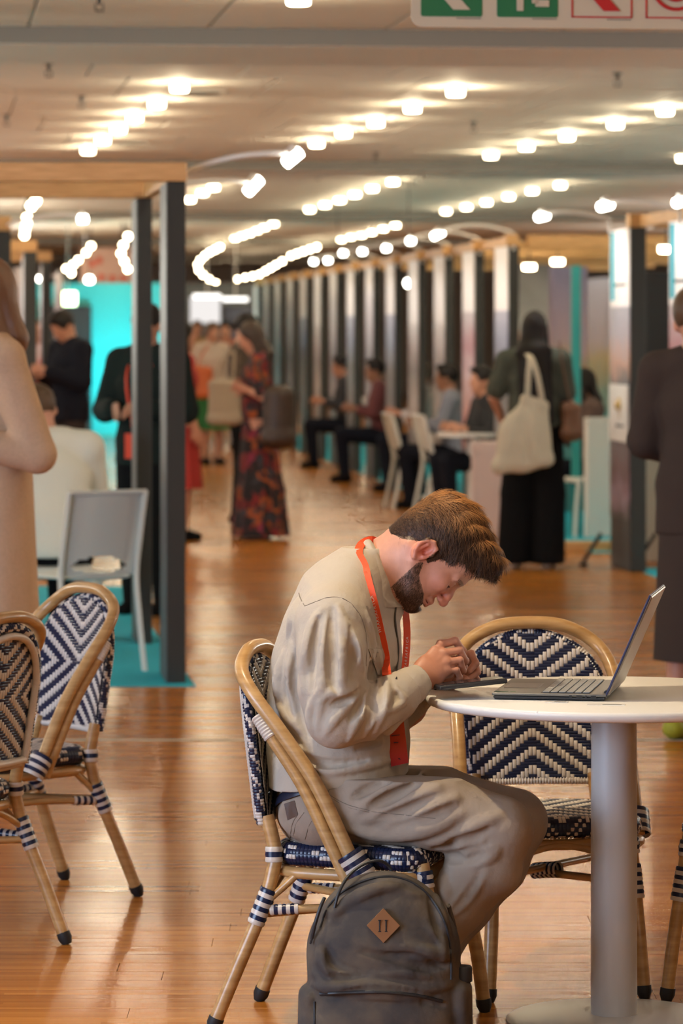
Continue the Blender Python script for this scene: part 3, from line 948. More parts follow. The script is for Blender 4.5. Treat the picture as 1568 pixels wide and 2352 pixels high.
# far end: turquoise-lit partition, door, exit sign, screens, warning board
TW = 56.0
o = wall('wall_turquoise', ((P(85, 0, TW).x + P(420, 0, TW).x) / 2, TW, 1.15), ((420 - 85) / F * TW, .12, 2.3), M_TEALWALL)
lamp('turquoise_uplight', 'AREA', P(270, 905, TW - 1.4), 34, (0.02, 0.80, 0.90), .4, P(245, 770, TW))
lamp('turquoise_ceiling_wash', 'SPOT', (-3.0, 19.0, 2.6), 75, (0.0, 0.9, 0.75), .05, (-2.9, 19.3, 3.2), 95, 1.0)
b = MB(); b.box((0, 0, .98), (.78, .08, 1.96), bev=.004)
o = b.build('door_1', M_BLACK, smooth=False); o.location = (P(152, 0, TW).x, TW - .12, 0); struct(o)
t = empty('exit_sign', P(155, 686, TW - 1.0), 0, 'glowing pale green exit box over the dark doorway', 'sign')
b = MB(); b.box((0, 0, 0), (.26, .05, .20), bev=.01, seg=2); b.build('light_box', emat('exit_glow', (.75, 1.0, .55), 7.0), t)
b = MB(); b.box((0, .03, 0), (.28, .04, .22), bev=.01); b.build('housing', M_WHITE, t)
b = MB(); b.tube([(0, .03, .1), (0, .03, CZ - t.location.z)], .008, 6); b.build('hanger', M_WHITE, t)
# warning boards, faint red squares on a beige bulkhead
t = empty('warning_board', P(250, 612, 62), 0, 'pinkish bulkhead board with faint red squares above the turquoise wall', 'sign')
b = MB(); b.box((0, 0, 0), (.95, .05, .62), bev=.01); b.build('board', mat('pink_board', (.50, .32, .26), .7), t, smooth=False)
b = MB(); [b.tube([(q, 0, .3), (q, 0, CZ - t.location.z)], .006, 6) for q in (-.4, .4)]; b.build('hanging_wire', M_CHROME, t)
for k, (x, y) in enumerate(((228, 598), (212, 605), (232, 637), (258, 640), (283, 640))):
    q = P(x, y, 61.95) - t.location
    b = MB(); b.box(q, (.09, .02, .11), bev=.004); b.build('red_square', mat('faded_red', (.55, .09, .05), .6) if k == 0 else MATS['faded_red'], t, smooth=False)
t = empty('wall_screen', P(555, 745, 62), 0, 'large dark screen at the far end of the aisle', 'screen')
b = MB(); b.box((0, 0, 0), (.66, .06, .62), bev=.01); b.build('bezel', M_BLACK, t, smooth=False)
b = MB(); b.box((0, -.035, 0), (.60, .01, .56)); b.build('display', mat('dark_screen', (.03, .03, .05), .2), t, smooth=False)
b = MB(); b.box((0, .05, -.9), (.06, .06, 1.35)); b.build('stand', M_BLACK, t, smooth=False)
t = empty('light_box_poster', P(471, 712, 62), 0, 'pale lit poster left of the dark far screen', 'poster')
b = MB(); b.box((0, 0, 0), (.50, .06, .44), bev=.01); b.build('panel', emat('pale_glow', (.9, .86, .84), .75), t, smooth=False)
b = MB(); b.box((0, .05, -.7), (.06, .06, 1.6)); b.build('stand', M_BLACK, t, smooth=False)
for (x, y, w, lb) in ((475, 681, .46, 'bright bar lamp over the pale far poster'), (540, 688, .42, 'bright bar lamp over the dark far screen')):
    o = empty('bar_lamp', P(x, y, 61.5), 0, lb, 'wall light')
    b = MB(); b.tube([(-w / 2, 0, 0), (w / 2, 0, 0)], .028, 10); b.build('tube_lamp', emat('bar_glow', (1, .97, .92), 2.2) if x == 475 else MATS['bar_glow'], o)
    b = MB(); b.box((0, .04, .035), (w, .06, .03)); b.build('fixture', M_WHITE, o, smooth=False)
    b = MB(); b.tube([(0, .04, .04), (0, .04, CZ - o.location.z)], .01, 6); b.build('hanger', M_WHITE, o)
wall('wall_far_partition', (P(500, 0, 64).x, 64, 1.2), (2.2, .1, 2.4), mat('slate_partition', (.13, .15, .16), .7))
# black raking brace legs of the display stand by the suited person
for (x0, y0, x1, y1, Y, lb) in ((1380, 1225, 1338, 1280, 25.2, 'black raking stand leg left of the nearer printed fin'), (1505, 1225, 1462, 1275, 25.2, 'black raking stand leg right of the nearer printed fin')):
    b = MB(); A_, B_ = P(x0, y0, Y), P(x1, y1, Y); B_.z = .02
    b.tube([A_, B_], .014, 8); b.box(B_ - Vector((0, 0, .01)), (.06, .05, .02))
    tag(b.build('stand_brace', M_BLACK), lb, 'stand leg')
# ------------------------------------------------------------------ woven cane bistro chairs
M_CANE = mat('bamboo_cane', (0.46, 0.25, 0.085), 0.36, noise=0.14, nscale=9, stretch=(1, 1, 8), col2=(0.56, 0.33, 0.13), coat=0.25)
M_NAVY = mat('navy_strand', (0.008, 0.015, 0.050), 0.28)
M_CREAM = mat('cream_strand', (0.66, 0.58, 0.50), 0.35)
M_RUB = mat('black_rubber', (0.012, 0.012, 0.012), 0.6)

def strand(mb, S, i0, i1, j0, j1, vert, mi, lift=.0016, gap=.10):
    """one float of the weave: a low pillow over cells i0..i1, j0..j1 of the surface S(i, j) -> (point, normal)"""
    g = gap
    us = [i0 + g * .5, i0 + g + .15, i1 - g - .15, i1 - g * .5] if True else None
    vs = [j0 + g * .5, j0 + g + .15, j1 - g - .15, j1 - g * .5]
    V = []
    for a, u in enumerate(us):
        for b_, v in enumerate(vs):
            p, n = S(u, v)
            e = (a in (0, 3)) + (b_ in (0, 3))
            V.append(p + n * (lift if e == 0 else (lift * .15 if e == 1 else -lift * .3)))
    Fc = [(a * 4 + b_, (a + 1) * 4 + b_, (a + 1) * 4 + b_ + 1, a * 4 + b_ + 1) for a in range(3) for b_ in range(3)]
    mb.add(V, Fc, mi)

def weave(mb, S, ni, nj, inside, white):
    """vertical cream floats, horizontal navy floats"""
    for i in range(ni[0], ni[1]):
        j = nj[0]
        while j < nj[1]:
            if inside(i + .5, j + .5) and white(i, j):
                k = j
                while k < nj[1] and inside(i + .5, k + .5) and white(i, k) and k - j < 4: k += 1
                strand(mb, S, i, i + 1, j, k, True, 0)
                j = k
            else: j += 1
    for j in range(nj[0], nj[1]):
        i = ni[0]
        while i < ni[1]:
            if inside(i + .5, j + .5) and not white(i, j):
                k = i
                while k < ni[1] and inside(k + .5, j + .5) and not white(k, j) and k - i < 4: k += 1
                strand(mb, S, i, k, j, j + 1, False, 1, lift=.0010)
                i = k
            else: i += 1

def wrapped(mb, pts, r, step=.0075, pat=None, seg=12, bulge=.0011):
    """a cane wound with strands; pat(ring, angle index) -> material"""
    path = [Vector(p) for p in pts]
    L = [0]
    for a, b_ in zip(path[:-1], path[1:]): L.append(L[-1] + (b_ - a).length)
    n = max(2, int(round(L[-1] / step)))
    res, k = [], 0
    for q in range(2 * n + 1):
        s = L[-1] * q / (2 * n)
        while k < len(L) - 2 and L[k + 1] < s: k += 1
        t = (s - L[k]) / max(1e-9, L[k + 1] - L[k])
        res.append(path[k].lerp(path[k + 1], t))
    pts_, T, U = frames(res)
    V, Fc, mi = [], [], []
    for q in range(2 * n + 1):
        W_ = T[q].cross(U[q]); rr = r + (bulge if q % 2 else -bulge * .6)
        for a in range(seg):
            an = 2 * math.pi * a / seg
            V.append(pts_[q] + (U[q] * math.cos(an) + W_ * math.sin(an)) * rr)
    b0 = len(mb.v)
    for q in range(2 * n):
        for a in range(seg):
            c = (a + 1) % seg
            Fc.append((q * seg + a, q * seg + c, (q + 1) * seg + c, (q + 1) * seg + a)); mi.append(pat(q // 2, a) if pat else (q // 2) % 2)
    mb.v += [tuple(v) for v in V]; mb.f += [tuple(i + b0 for i in f) for f in Fc]; mb.m += mi

def make_chair():
    t = empty('bistro_chair')
    # --- backrest
    cu, cv = .0105, .0076
    z0, zs, zt = .470, .675, .836
    def hw(z):
        if z < zs: return .155 + .028 * (z - z0) / (zs - z0)
        q = (z - zs) / (zt - zs)
        return .183 * math.sqrt(max(0, 1 - q * q))
    def back(l, z, off=0.0):
        x = -.262 - .045 * ((z - z0) / .37) if z > z0 else -.262
        x += .9 * l * l
        return Vector((x + off, l, z))
    def Sf(u, v, sgn=1):
        l, z = u * cu, z0 + v * cv
        p = back(l, z)
        n = (back(l + .002, z) - p).cross(back(l, z + .002) - p).normalized()   # points to +x or -x
        if n.x < 0: n = -n
        return p + n * (.006 * sgn), n * sgn
    NI = (-17, 17); NJ = (0, 48)
    def inside(u, v):
        z = z0 + v * cv
        return z < zt - .002 and abs(u * cu) < hw(z) - .003
    cj = 23
    def white(i, j):
        a = abs(i + .5); b_ = abs(j - cj + .0)
        return (int(math.floor(b_ - a)) % 6) < 3
    f = MB(); weave(f, lambda u, v: Sf(u, v, 1), NI, NJ, inside, white)
    o = f.build('backrest_weave', [M_CREAM, M_NAVY], t); o['kind'] = 'stuff'
    f = MB(); weave(f, lambda u, v: Sf(u, v, -1), NI, NJ, inside, white)
    o = f.build('backrest_rear_weave', [M_CREAM, M_NAVY], t); o['kind'] = 'stuff'
    # core sheet behind the strands
    V, Fc = [], []
    rows = 26
    for r_ in range(rows + 1):
        z = z0 + (zt - .004 - z0) * r_ / rows
        for c in range(13):
            l = (hw(z) - .003) * (c / 6 - 1)
            for s_ in (-1, 1): V.append(back(l, z, .0045 * s_))
    def ix(r_, c, s_): return (r_ * 13 + c) * 2 + s_
    for r_ in range(rows):
        for c in range(12):
            Fc.append((ix(r_, c, 1), ix(r_, c + 1, 1), ix(r_ + 1, c + 1, 1), ix(r_ + 1, c, 1)))
            Fc.append((ix(r_, c, 0), ix(r_ + 1, c, 0), ix(r_ + 1, c + 1, 0), ix(r_, c + 1, 0)))
    m = MB(); m.add(V, Fc); m.build('backrest_core', M_NAVY, t)
    outl = []
    for k in range(16): z = z0 + (zs - z0) * k / 16; outl.append(back(-hw(z), z))
    for k in range(0, 25): a = math.pi * k / 24; z = zs + (zt - zs) * math.sin(a); outl.append(back(-.183 * math.cos(a), z))
    for k in range(15, -1, -1): z = z0 + (zs - z0) * k / 16; outl.append(back(hw(z), z))
    m = MB(); wrapped(m, [q_ - Vector((.009, 0, 0)) for q_ in outl], .0118, pat=lambda q, a: 1 if ((q // 2 + a // 2) % 3 == 0) or ((q + a) % 7 == 0 and a > 5) else (1 if (q + 2 * a) % 11 < 4 else 0))
    m.build('backrest_edging', [M_CREAM, M_NAVY], t)
    m = MB(); wrapped(m, [back(-.155 + .31 * k / 10, z0) for k in range(11)], .009, pat=lambda q, a: 0)
    m.build('lower_rail', [M_CREAM, M_NAVY], t)
    inl = []
    for k in range(16): z = z0 + .012 + (zs - z0 - .012) * k / 16; inl.append(back(-hw(z) + .022, z, -.017))
    for k in range(0, 25): a = math.pi * k / 24; z = zs + (zt - zs - .022) * math.sin(a); inl.append(back(-.161 * math.cos(a), z, -.017))
    for k in range(15, -1, -1): z = z0 + .012 + (zs - z0 - .012) * k / 16; inl.append(back(hw(z) - .022, z, -.017))
    m = MB(); wrapped(m, inl, .0095, pat=lambda q, a: 0, bulge=.0005); m.build('rear_frame', [M_CREAM, M_NAVY], t)
    m = MB(); wrapped(m, [back(-.133 + .266 * k / 8, z0 + .012, -.017) for k in range(9)], .0095, pat=lambda q, a: 0, bulge=.0005); m.build('rear_lower_rail', [M_CREAM, M_NAVY], t)
    # --- legs
    rl = .0165
    for s_ in (1, -1):
        pts = spline([(-.352, .196 * s_, .012), (-.300, .186 * s_, .14), (-.243, .172 * s_, .28), (-.222, .162 * s_, .36), (-.218, .156 * s_, .41), (-.238, .152 * s_, .49)], 6)
        m = MB(); m.tube(pts, rl, 14); lg = m.build('rear_leg', M_CANE, t)
        m = MB(); a_ = Vector(pts[0]); d = (Vector(pts[1]) - a_).normalized()
        m.tube([a_ - d * .012, a_ + d * .004, a_ + d * .02], [.012, .0185, .0185], 14); m.build('foot_cap', M_RUB, lg)
        pts = spline([(.196, .188 * s_, .012), (.180, .180 * s_, .14), (.152, .172 * s_, .28), (.136, .168 * s_, .36), (.130, .166 * s_, .395)], 6)
        m = MB(); m.tube(pts, rl, 14); lg = m.build('front_leg', M_CANE, t)
        m = MB(); a_ = Vector(pts[0]); d = (Vector(pts[1]) - a_).normalized()
        m.tube([a_ - d * .012, a_ + d * .004, a_ + d * .02], [.012, .0185, .0185], 14); m.build('foot_cap', M_RUB, lg)
    # --- outer hoop running down into the arms
    half_ = [(-.004, .216, .366), (-.046, .214, .455), (-.108, .211, .575), (-.184, .206, .680), (-.255, .194, .765), (-.296, .157, .818), (-.306, .085, .854), (-.308, 0, .862)]
    hp = half_ + [(x, -y, z) for x, y, z in half_[-2::-1]]
    m = MB(); m.tube(spline(hp, 6), .0165, 14); m.build('hoop', M_CANE, t)
    for s_ in (1, -1):
        pts = spline([(-.034, .213 * s_, .360), (-.078, .211 * s_, .450), (-.140, .207 * s_, .570), (-.208, .202 * s_, .668), (-.240, .197 * s_, .712)], 5)
        m = MB(); m.tube(pts, .0155, 12); m.build('arm_cane', M_CANE, t)
        m = MB(); wrapped(m, [(-.212, .201 * s_, .674), (-.230, .198 * s_, .699), (-.246, .194 * s_, .722)], .0185, pat=lambda q, a: 0); m.build('hoop_binding', [M_CREAM, M_NAVY], t)
        m = MB(); wrapped(m, [(-.028, .215 * s_, .420), (-.010, .214 * s_, .393), (.006, .213 * s_, .366)], .032, step=.010, pat=lambda q, a: (q + 1) % 2); m.build('arm_binding', [M_CREAM, M_NAVY], t)
    # --- seat: outline, rim weave, top weave
    def outline(q):
        """closed seat outline, q in 0..1 starting at the middle of the front, going to +y"""
        C = OUT; n = len(C); s = (q % 1.0) * n; i = int(s) % n; f_ = s - int(s)
        return C[i].lerp(C[(i + 1) % n], f_)
    raw = []
    corners = [(.188, .205, .055), (-.188, .172, .085), (-.188, -.172, .085), (.188, -.205, .055)]
    raw.append(Vector((.190, 0)))
    for ci, (x, y, r_) in enumerate(corners):
        sx, sy = (1 if x > 0 else -1), (1 if y > 0 else -1)
        cx, cy = x - sx * r_, y - sy * r_
        st = {0: 0, 1: 90, 2: 180, 3: 270}[ci]
        for k in range(7):
            a = R(st + 90 * k / 6); raw.append(Vector((cx + r_ * math.cos(a), cy + r_ * math.sin(a))))
    raw.append(Vector((.190, 0)))
    Ls = [0]
    for a, b_ in zip(raw[:-1], raw[1:]): Ls.append(Ls[-1] + (b_ - a).length)
    NO = 144
    OUT = []
    k = 0
    for i in range(NO):
        s = Ls[-1] * i / NO
        while k < len(Ls) - 2 and Ls[k + 1] < s: k += 1
        OUT.append(raw[k].lerp(raw[k + 1], (s - Ls[k]) / max(1e-9, Ls[k + 1] - Ls[k])))
    zc, rr = .403, .0265
    SX = -.045
    def Srim(u, v):
        p2_ = outline((u % NO) / NO); q2 = outline(((u + .3) % NO) / NO)
        d = (q2 - p2_).normalized(); n2 = Vector((d.y, -d.x))
        a = R(80 - 175 * (v / 7))
        n = Vector((n2.x * math.cos(a), n2.y * math.cos(a), math.sin(a)))
        c = Vector((p2_.x - n2.x * rr + SX, p2_.y - n2.y * rr, zc))
        return c + n * rr, n
    fr = NO * (.41 / Ls[-1]) / 2 + 1
    def wrim(i, j):
        ii = i if i < NO / 2 else NO - 1 - i
        if ii < fr: return (int(math.floor((ii + .5) + j * 1.0 + 1)) % 6) < 3
        return j in (1, 2, 3) and ((i + 2 * (j == 2)) // 3) % 3 == 0
    m = MB()
    for i in range(NO):
        for j in range(7):
            if wrim(i, j):
                if j == 0 or not wrim(i, j - 1):
                    k = j
                    while k < 7 and wrim(i, k): k += 1
                    strand(m, Srim, i, i + 1, j, k, True, 0, lift=.0018)
            else: strand(m, Srim, i, i + 1, j, j + 1, False, 1, lift=.0008)
    o = m.build('seat_rim_weave', [M_CREAM, M_NAVY], t); o['kind'] = 'stuff'
    # core ring and sheet
    V, Fc = [], []
    for i in range(72):
        for v in range(8):
            p, n = Srim(i * 2, v); V.append(p - n * .001)
        p2_ = OUT[i * 2]; V.append(Vector((p2_.x * .86 + SX, p2_.y * .86, zc - rr + .002)))
    for i in range(72):
        j = (i + 1) % 72
        for v in range(8): Fc.append((i * 9 + v, i * 9 + v + 1, j * 9 + v + 1, j * 9 + v))
    Fc.append(tuple(i * 9 for i in range(72))); Fc.append(tuple(i * 9 + 8 for i in range(71, -1, -1)))
    m = MB(); m.add(V, Fc); m.build('seat_core', M_NAVY, t)
    def inpoly(x, y):
        c = False; n = len(OUT)
        for i in range(0, n, 3):
            a, b_ = OUT[i], OUT[(i + 3) % n]
            if (a.y > y) != (b_.y > y) and x < (b_.x - a.x) * (y - a.y) / (b_.y - a.y) + a.x: c = not c
        return c
    cs = .0105
    m = MB()
    weave(m, lambda u, v: (Vector((v * cs + SX, -u * cs, zc + rr - .0005)), Vector((0, 0, 1))), (-18, 18), (-17, 17),
          lambda u, v: inpoly(v * cs * 1.14, -u * cs * 1.14), lambda i, j: (int(math.floor(abs(j + .5) - abs(i + .5))) % 6) < 3)
    o = m.build('seat_weave', [M_CREAM, M_NAVY], t); o['kind'] = 'stuff'
    # cane ring under the seat
    m = MB(); m.tube([Vector((p.x * .93 + SX, p.y * .98, .363)) for p in OUT[::3]], .0135, 12, closed=True, cap=False); m.build('seat_ring', M_CANE, t)
    # stretchers
    for s_ in (1, -1):
        m = MB(); m.tube(spline([(-.243, .172 * s_, .275), (-.08, .155 * s_, .285), (.04, .157 * s_, .283), (.154, .172 * s_, .270)], 5), .0095, 10); m.build('side_stretcher', M_CANE, t)
        m = MB(); m.tube(spline([(-.240, .172 * s_, .290), (-.195, .168 * s_, .330), (-.165, .166 * s_, .358)], 4), .0085, 10); m.build('corner_brace', M_CANE, t)
        m = MB(); m.tube(spline([(.150, .170 * s_, .295), (.105, .170 * s_, .335), (.075, .172 * s_, .358)], 4), .0085, 10); m.build('corner_brace', M_CANE, t)
    m = MB(); m.tube(spline([(.150, -.168, .300), (.142, -.09, .343), (.138, 0, .362), (.142, .09, .343), (.150, .168, .300)], 5), .009, 10); m.build('front_arch', M_CANE, t)
    m = MB(); m.tube(spline([(-.235, -.168, .300), (-.222, -.09, .343), (-.215, 0, .362), (-.222, .09, .343), (-.235, .168, .300)], 5), .009, 10); m.build('rear_arch', M_CANE, t)
    m = MB(); m.tube([(-.243, -.170, .268), (.154, .168, .272)], .0095, 10); m.build('cross_stretcher', M_CANE, t)
    m = MB(); m.tube([(-.243, .170, .282), (.154, -.168, .290)], .0095, 10); m.build('cross_stretcher', M_CANE, t)
    m = MB(); wrapped(m, [(-.065, -.033, .272), (-.035, -.007, .279), (-.005, .019, .283)], .019, pat=lambda q, a: (q + a // 4) % 2); m.build('cross_binding', [M_CREAM, M_NAVY], t)
    st = lambda q, a: (q // 1) % 2
    for s_ in (1, -1):
        for (p, q, r_) in (((-.258, .177 * s_, .245), (-.228, .167 * s_, .325), .0205), ((-.219, .159 * s_, .385), (-.220, .156 * s_, .42), .0205),
                           ((.162, .176 * s_, .235), (.145, .170 * s_, .315), .0205), ((.138, .168 * s_, .340), (.132, .166 * s_, .378), .0215)):
            m = MB(); wrapped(m, [p, Vector(p).lerp(Vector(q), .5), q], r_, step=.0105, pat=st); m.build('leg_binding', [M_CREAM, M_NAVY], t)
        m = MB(); wrapped(m, [(-.225, .170 * s_, .277), (-.16, .161 * s_, .281)], .0125, step=.010, pat=st); m.build('stretcher_binding', [M_CREAM, M_NAVY], t)
        m = MB(); wrapped(m, [(.140, .171 * s_, .272), (.09, .164 * s_, .280)], .0125, step=.010, pat=st); m.build('stretcher_binding', [M_CREAM, M_NAVY], t)
        m = MB(); wrapped(m, [(.100, .178 * s_, .360), (.142, .170 * s_, .362)], .0185, step=.011, pat=st); m.build('corner_binding', [M_CREAM, M_NAVY], t)
    return t

def place(o, x, y, rz): o.location = (x, y, 0); o.rotation_euler = (0, 0, R(rz)); return o
ch0 = make_chair()
place(ch0, .098, 8.585, -14.5)
tag(ch0, 'blue and white woven cane chair the man with the laptop sits on', 'chair', 'woven bistro chairs')
cB = place(copy_tree(ch0, None, 'empty woven cane chair facing the camera behind the round table'), .512, 9.06, -82.7)
cC = place(copy_tree(ch0, None, 'woven cane chair cut by the right edge beside the table pedestal'), 1.043, 8.90, -127)
# L2 behind, L1 nearer at the left edge
cL2 = place(copy_tree(ch0, None, 'left chair nearer the booth, its woven inner back towards the camera'), -.975, 10.45, 216)
cL1 = place(copy_tree(ch0, None, 'left chair seen from behind, cut by the left edge'), -1.12, 9.69, 149)

# ------------------------------------------------------------------ round white pedestal table
TX, TY, TZ, TR = .630, 8.60, .758, .438
t = empty('round_table', (TX, TY, 0), 0, 'round white pedestal table holding the laptop', 'table')
b = MB(); b.lathe([(0, TZ - .024), (TR - .016, TZ - .024), (TR - .006, TZ - .020), (TR, TZ - .011), (TR - .002, TZ - .003), (TR - .006, TZ), (0, TZ)], seg=96); b.build('tabletop', mat('white_tabletop', (.84, .80, .72), .42), t, sharp=60)
b = MB(); b.lathe([(.0535, .012), (.0535, .5), (.052, TZ - .03), (.11, TZ - .028), (.11, TZ - .024)], seg=48); b.build('pedestal', mat('powdercoat_white', (.52, .50, .47), .38, bump=.05, bscale=600), t, sharp=50)
b = MB(); b.lathe([(.25, 0), (.25, .006), (.242, .011), (.10, .017), (.06, .019), (0, .019)], seg=64); b.build('base_plate', MATS['powdercoat_white'], t, sharp=50)
for o in [q for q in COL.objects if q.parent == t]: o.location = (0, 0, 0)

# ------------------------------------------------------------------ laptop
lu = Vector((.985, -.172, 0)); lv = Vector((.172, .985, 0))
lc = P(1129, 1602, 8.455); lc.z = TZ
ang = math.atan2(lu.y, lu.x)
t = empty('laptop', lc, ang, 'open black and silver laptop standing on the round table', 'laptop')
M_SIL = mat('brushed_silver', (.30, .29, .28), .32, metal=.85, noise=.05, nscale=300)
M_LBLK = mat('laptop_black', (.02, .02, .022), .5)
LW, LD = .355, .262
b = MB(); b.box((LD / 2, LW / 2, .0065), (LD - .006, LW - .006, .009), bev=.003); b.box((LD / 2, LW / 2, .0015), (LD - .06, LW - .06, .003)); base = b.build('base', M_LBLK, t, smooth=False)
b = MB(); b.box((LD / 2, LW / 2, .0135), (LD, LW, .006), bev=.0018); b.build('deck', mat('deck_grey', (.17, .165, .16), .35, metal=.6), base, smooth=False)
b = MB(); b.box((.052, LW / 2, .0167), (.078, .115, .0008), bev=.0002); b.build('touchpad', mat('touchpad_grey', (.22, .21, .20), .3), base, smooth=False)
b = MB(); b.box((.165, LW / 2, .0166), (.110, LW - .03, .0006)); b.build('keyboard_well', M_LBLK, base, smooth=False)
M_KEY = mat('key_cap', (.27, .26, .24), .45)
kp = MB(); kp.box((0, 0, 0), (.0155, .0160, .003), bev=.0008)
key0 = None
for r_ in range(6):
    for c in range(17):
        if r_ == 0 and 4 < c < 10: continue
        if key0 is None: key0 = kp.build('key', M_KEY, base, smooth=False); o = key0
        else: o = key0.copy(); COL.objects.link(o)
        o.location = (.122 + .0183 * r_, .026 + .0189 * c, .0185)
b = MB(); b.box((.122, .026 + .0189 * 7, .0185), (.0155, .0189 * 4.8, .003), bev=.0008); b.build('space_bar', M_KEY, base, smooth=False)
b = MB(); b.box((.02, .03, .0168), (.028, .012, .0006)); b.box((.045, .03, .0168), (.012, .012, .0006)); b.build('sticker', mat('sticker_green', (.10, .18, .08), .4), base, smooth=False)
for (x, w) in ((.200, .014), (.215, .004), (.232, .012), (.18, .006)):
    b = MB(); b.box((x, -.0003, .011), (w, .002, .005)); b.build('port', M_BLACK, base, smooth=False)
b = MB(); b.tube([(LD - .004, .03, .017), (LD - .004, LW - .03, .017)], .006, 10); b.build('hinge', M_LBLK, t)
tilt = Matrix.Rotation(R(23.6), 3, 'Y')
b = MB(); b.box(tilt @ Vector((.004, LW / 2, .125)) + Vector((LD - .002, 0, .014)), (.0055, LW, .245), rot=tilt, bev=.002)
lid = b.build('lid', mat('lid_silver', (.30, .26, .22), .34, metal=.85), t, smooth=False)
b = MB(); b.box(tilt @ Vector((.0004, LW / 2, .1255)) + Vector((LD - .002, 0, .014)), (.0048, LW + .003, .248), rot=tilt, bev=.0012); b.build('bezel', mat('bezel_navy', (.03, .035, .09), .4), lid, smooth=False)
b = MB(); b.box(tilt @ Vector((-.0024, LW / 2, .128)) + Vector((LD - .002, 0, .014)), (.001, LW - .03, .212), rot=tilt); b.build('screen', emat('screen_glow', (.55, .62, .75), .8), lid, smooth=False)

# tablet phone propped on the laptop corner, two cards on the table
A_, B_ = P(1010, 1581, 8.43), P(1166, 1564, 8.47)
d = (B_ - A_).normalized(); s_ = Vector((0, 1, 0)) - d * d.y; s_.normalize(); n_ = d.cross(s_)
rot = Matrix((d, s_, n_)).transposed()
L = (B_ - A_).length
t = empty('smartphone', (A_ + B_) / 2, 0, 'black smartphone propped on the laptop corner under his hands', 'phone')
b = MB(); b.box(rot @ Vector((0, .038, 0)), (L, .076, .011), rot=rot, bev=.004, seg=3); b.build('phone_case', M_LBLK, t)
b = MB(); b.box(rot @ Vector((0, .038, .0058)), (L - .008, .069, .001), rot=rot, bev=.0003); b.build('screen', mat('phone_glass', (.03, .03, .035), .08), t, smooth=False)
for (x, y, w, lb) in ((1278, 1613, .052, 'small pale card on the table below the laptop'), (1392, 1619, .085, 'white card with a dark edge on the table near the pedestal')):
    Y = (EYE - TZ) * F / (y - 757)
    b = MB(); b.box((0, 0, .0006), (w, .032, .0010), bev=.0003); b.box((w * .15, -.002, .0012), (w * .5, .012, .0003), mi=1)
    o = b.build('card', [M_WHITE, MATS['key_cap']], smooth=False); o.location = P(x, y, Y); o.location.z = TZ; o.rotation_euler = (0, 0, R(-8)); tag(o, lb, 'card')
# ------------------------------------------------------------------ the seated man
MY = 8.60
def Q(x, y, d=0.0): return P(x, y, MY + d)
M_SKIN = mat('skin', (.6, .3, .2), 0.48, vcol=True, noise=.08, nscale=90, bump=.12, bscale=500)
M_HAIR = mat('hair_strands', (.2, .1, .05), 0.5, vcol=True, spec=.25)
M_SHIRT = mat('stone_cotton', (.50, .425, .335), 0.85, noise=.04, nscale=40, bump=.5, bscale=38, bdist=.006)
M_TROU = mat('taupe_twill', (.335, .262, .198), 0.88, noise=.06, nscale=30, bump=.45, bscale=34, bdist=.006)
M_SEAM = mat('seam_thread', (.22, .17, .125), 0.8)
M_ORANGE = mat('orange_ribbon', (.86, .085, .018), 0.5, bump=.1, bscale=700)
M_INK = mat('white_print', (.85, .75, .70), 0.5)

def hit(s, x, y, d0=-.45, d1=.3):
    """first point of the SDF surface seen at a photograph position"""
    d0 = getattr(s, 'd0', d0)
    n = int((d1 - d0) / (s.h * .5))
    Ys = MY + d0 + (d1 - d0) * np.arange(n) / n
    X = (x - 784.0) / F * Ys; Z = EYE - (y - 757.0) / F * Ys
    i = np.stack([(X - s.lo[0]) / s.h, (Ys - s.lo[1]) / s.h, (Z - s.lo[2]) / s.h], 1)
    a = np.clip(np.floor(i).astype(int), 0, s.n - 2)
    f = np.clip(i - a, 0, 1)
    v = 0
    for dx in (0, 1):
        for dy in (0, 1):
            for dz in (0, 1):
                w = (f[:, 0] if dx else 1 - f[:, 0]) * (f[:, 1] if dy else 1 - f[:, 1]) * (f[:, 2] if dz else 1 - f[:, 2])
                v = v + w * s.D[a[:, 0] + dx, a[:, 1] + dy, a[:, 2] + dz]
    ok = np.all((i >= 0) & (i <= s.n - 1), axis=1)
    k = np.argwhere((v < 0) & ok)
    if not len(k): return None
    return P(x, y, float(Ys[k[0, 0]]))

def dens(poly, step=6.0):
    out = []
    p = spline([Vector((a, b, 0)) for a, b in poly], 6)
    out = [p[0]]
    for q in p[1:]:
        if (q - out[-1]).length >= step: out.append(q)
    return [(q.x, q.y) for q in out]

def fold(s, poly, r=.006, depth=.0, op='u', k=.012, taper=True):
    """raise ('u') or carve ('s') a crease along a line traced on the visible side"""
    pts = dens(poly)
    w = []
    for (x, y) in pts:
        h = hit(s, x, y)
        if h is not None: w.append(h + Vector((0, depth, 0)))
    n = len(w)
    for i in range(n - 1):
        def rr(t): return r * (max(.25, math.sin(math.pi * min(1, max(0, t)))) ** .7 if taper else 1)
        s.seg(w[i], w[i + 1], rr(i / (n - 1)), rr((i + 1) / (n - 1)), None, k, op)

def surf_tube(s, poly, r, name, m, parent, off=0.0006, step=4.0, flat=None, up=None, seg=6):
    w = [hit(s, x, y) for x, y in dens(poly, step)]
    w = [q - Vector((0, off, 0)) for q in w if q is not None]
    b = MB(); b.tube(w, r, seg, flat=flat, up=up)
    return b.build(name, m, parent)

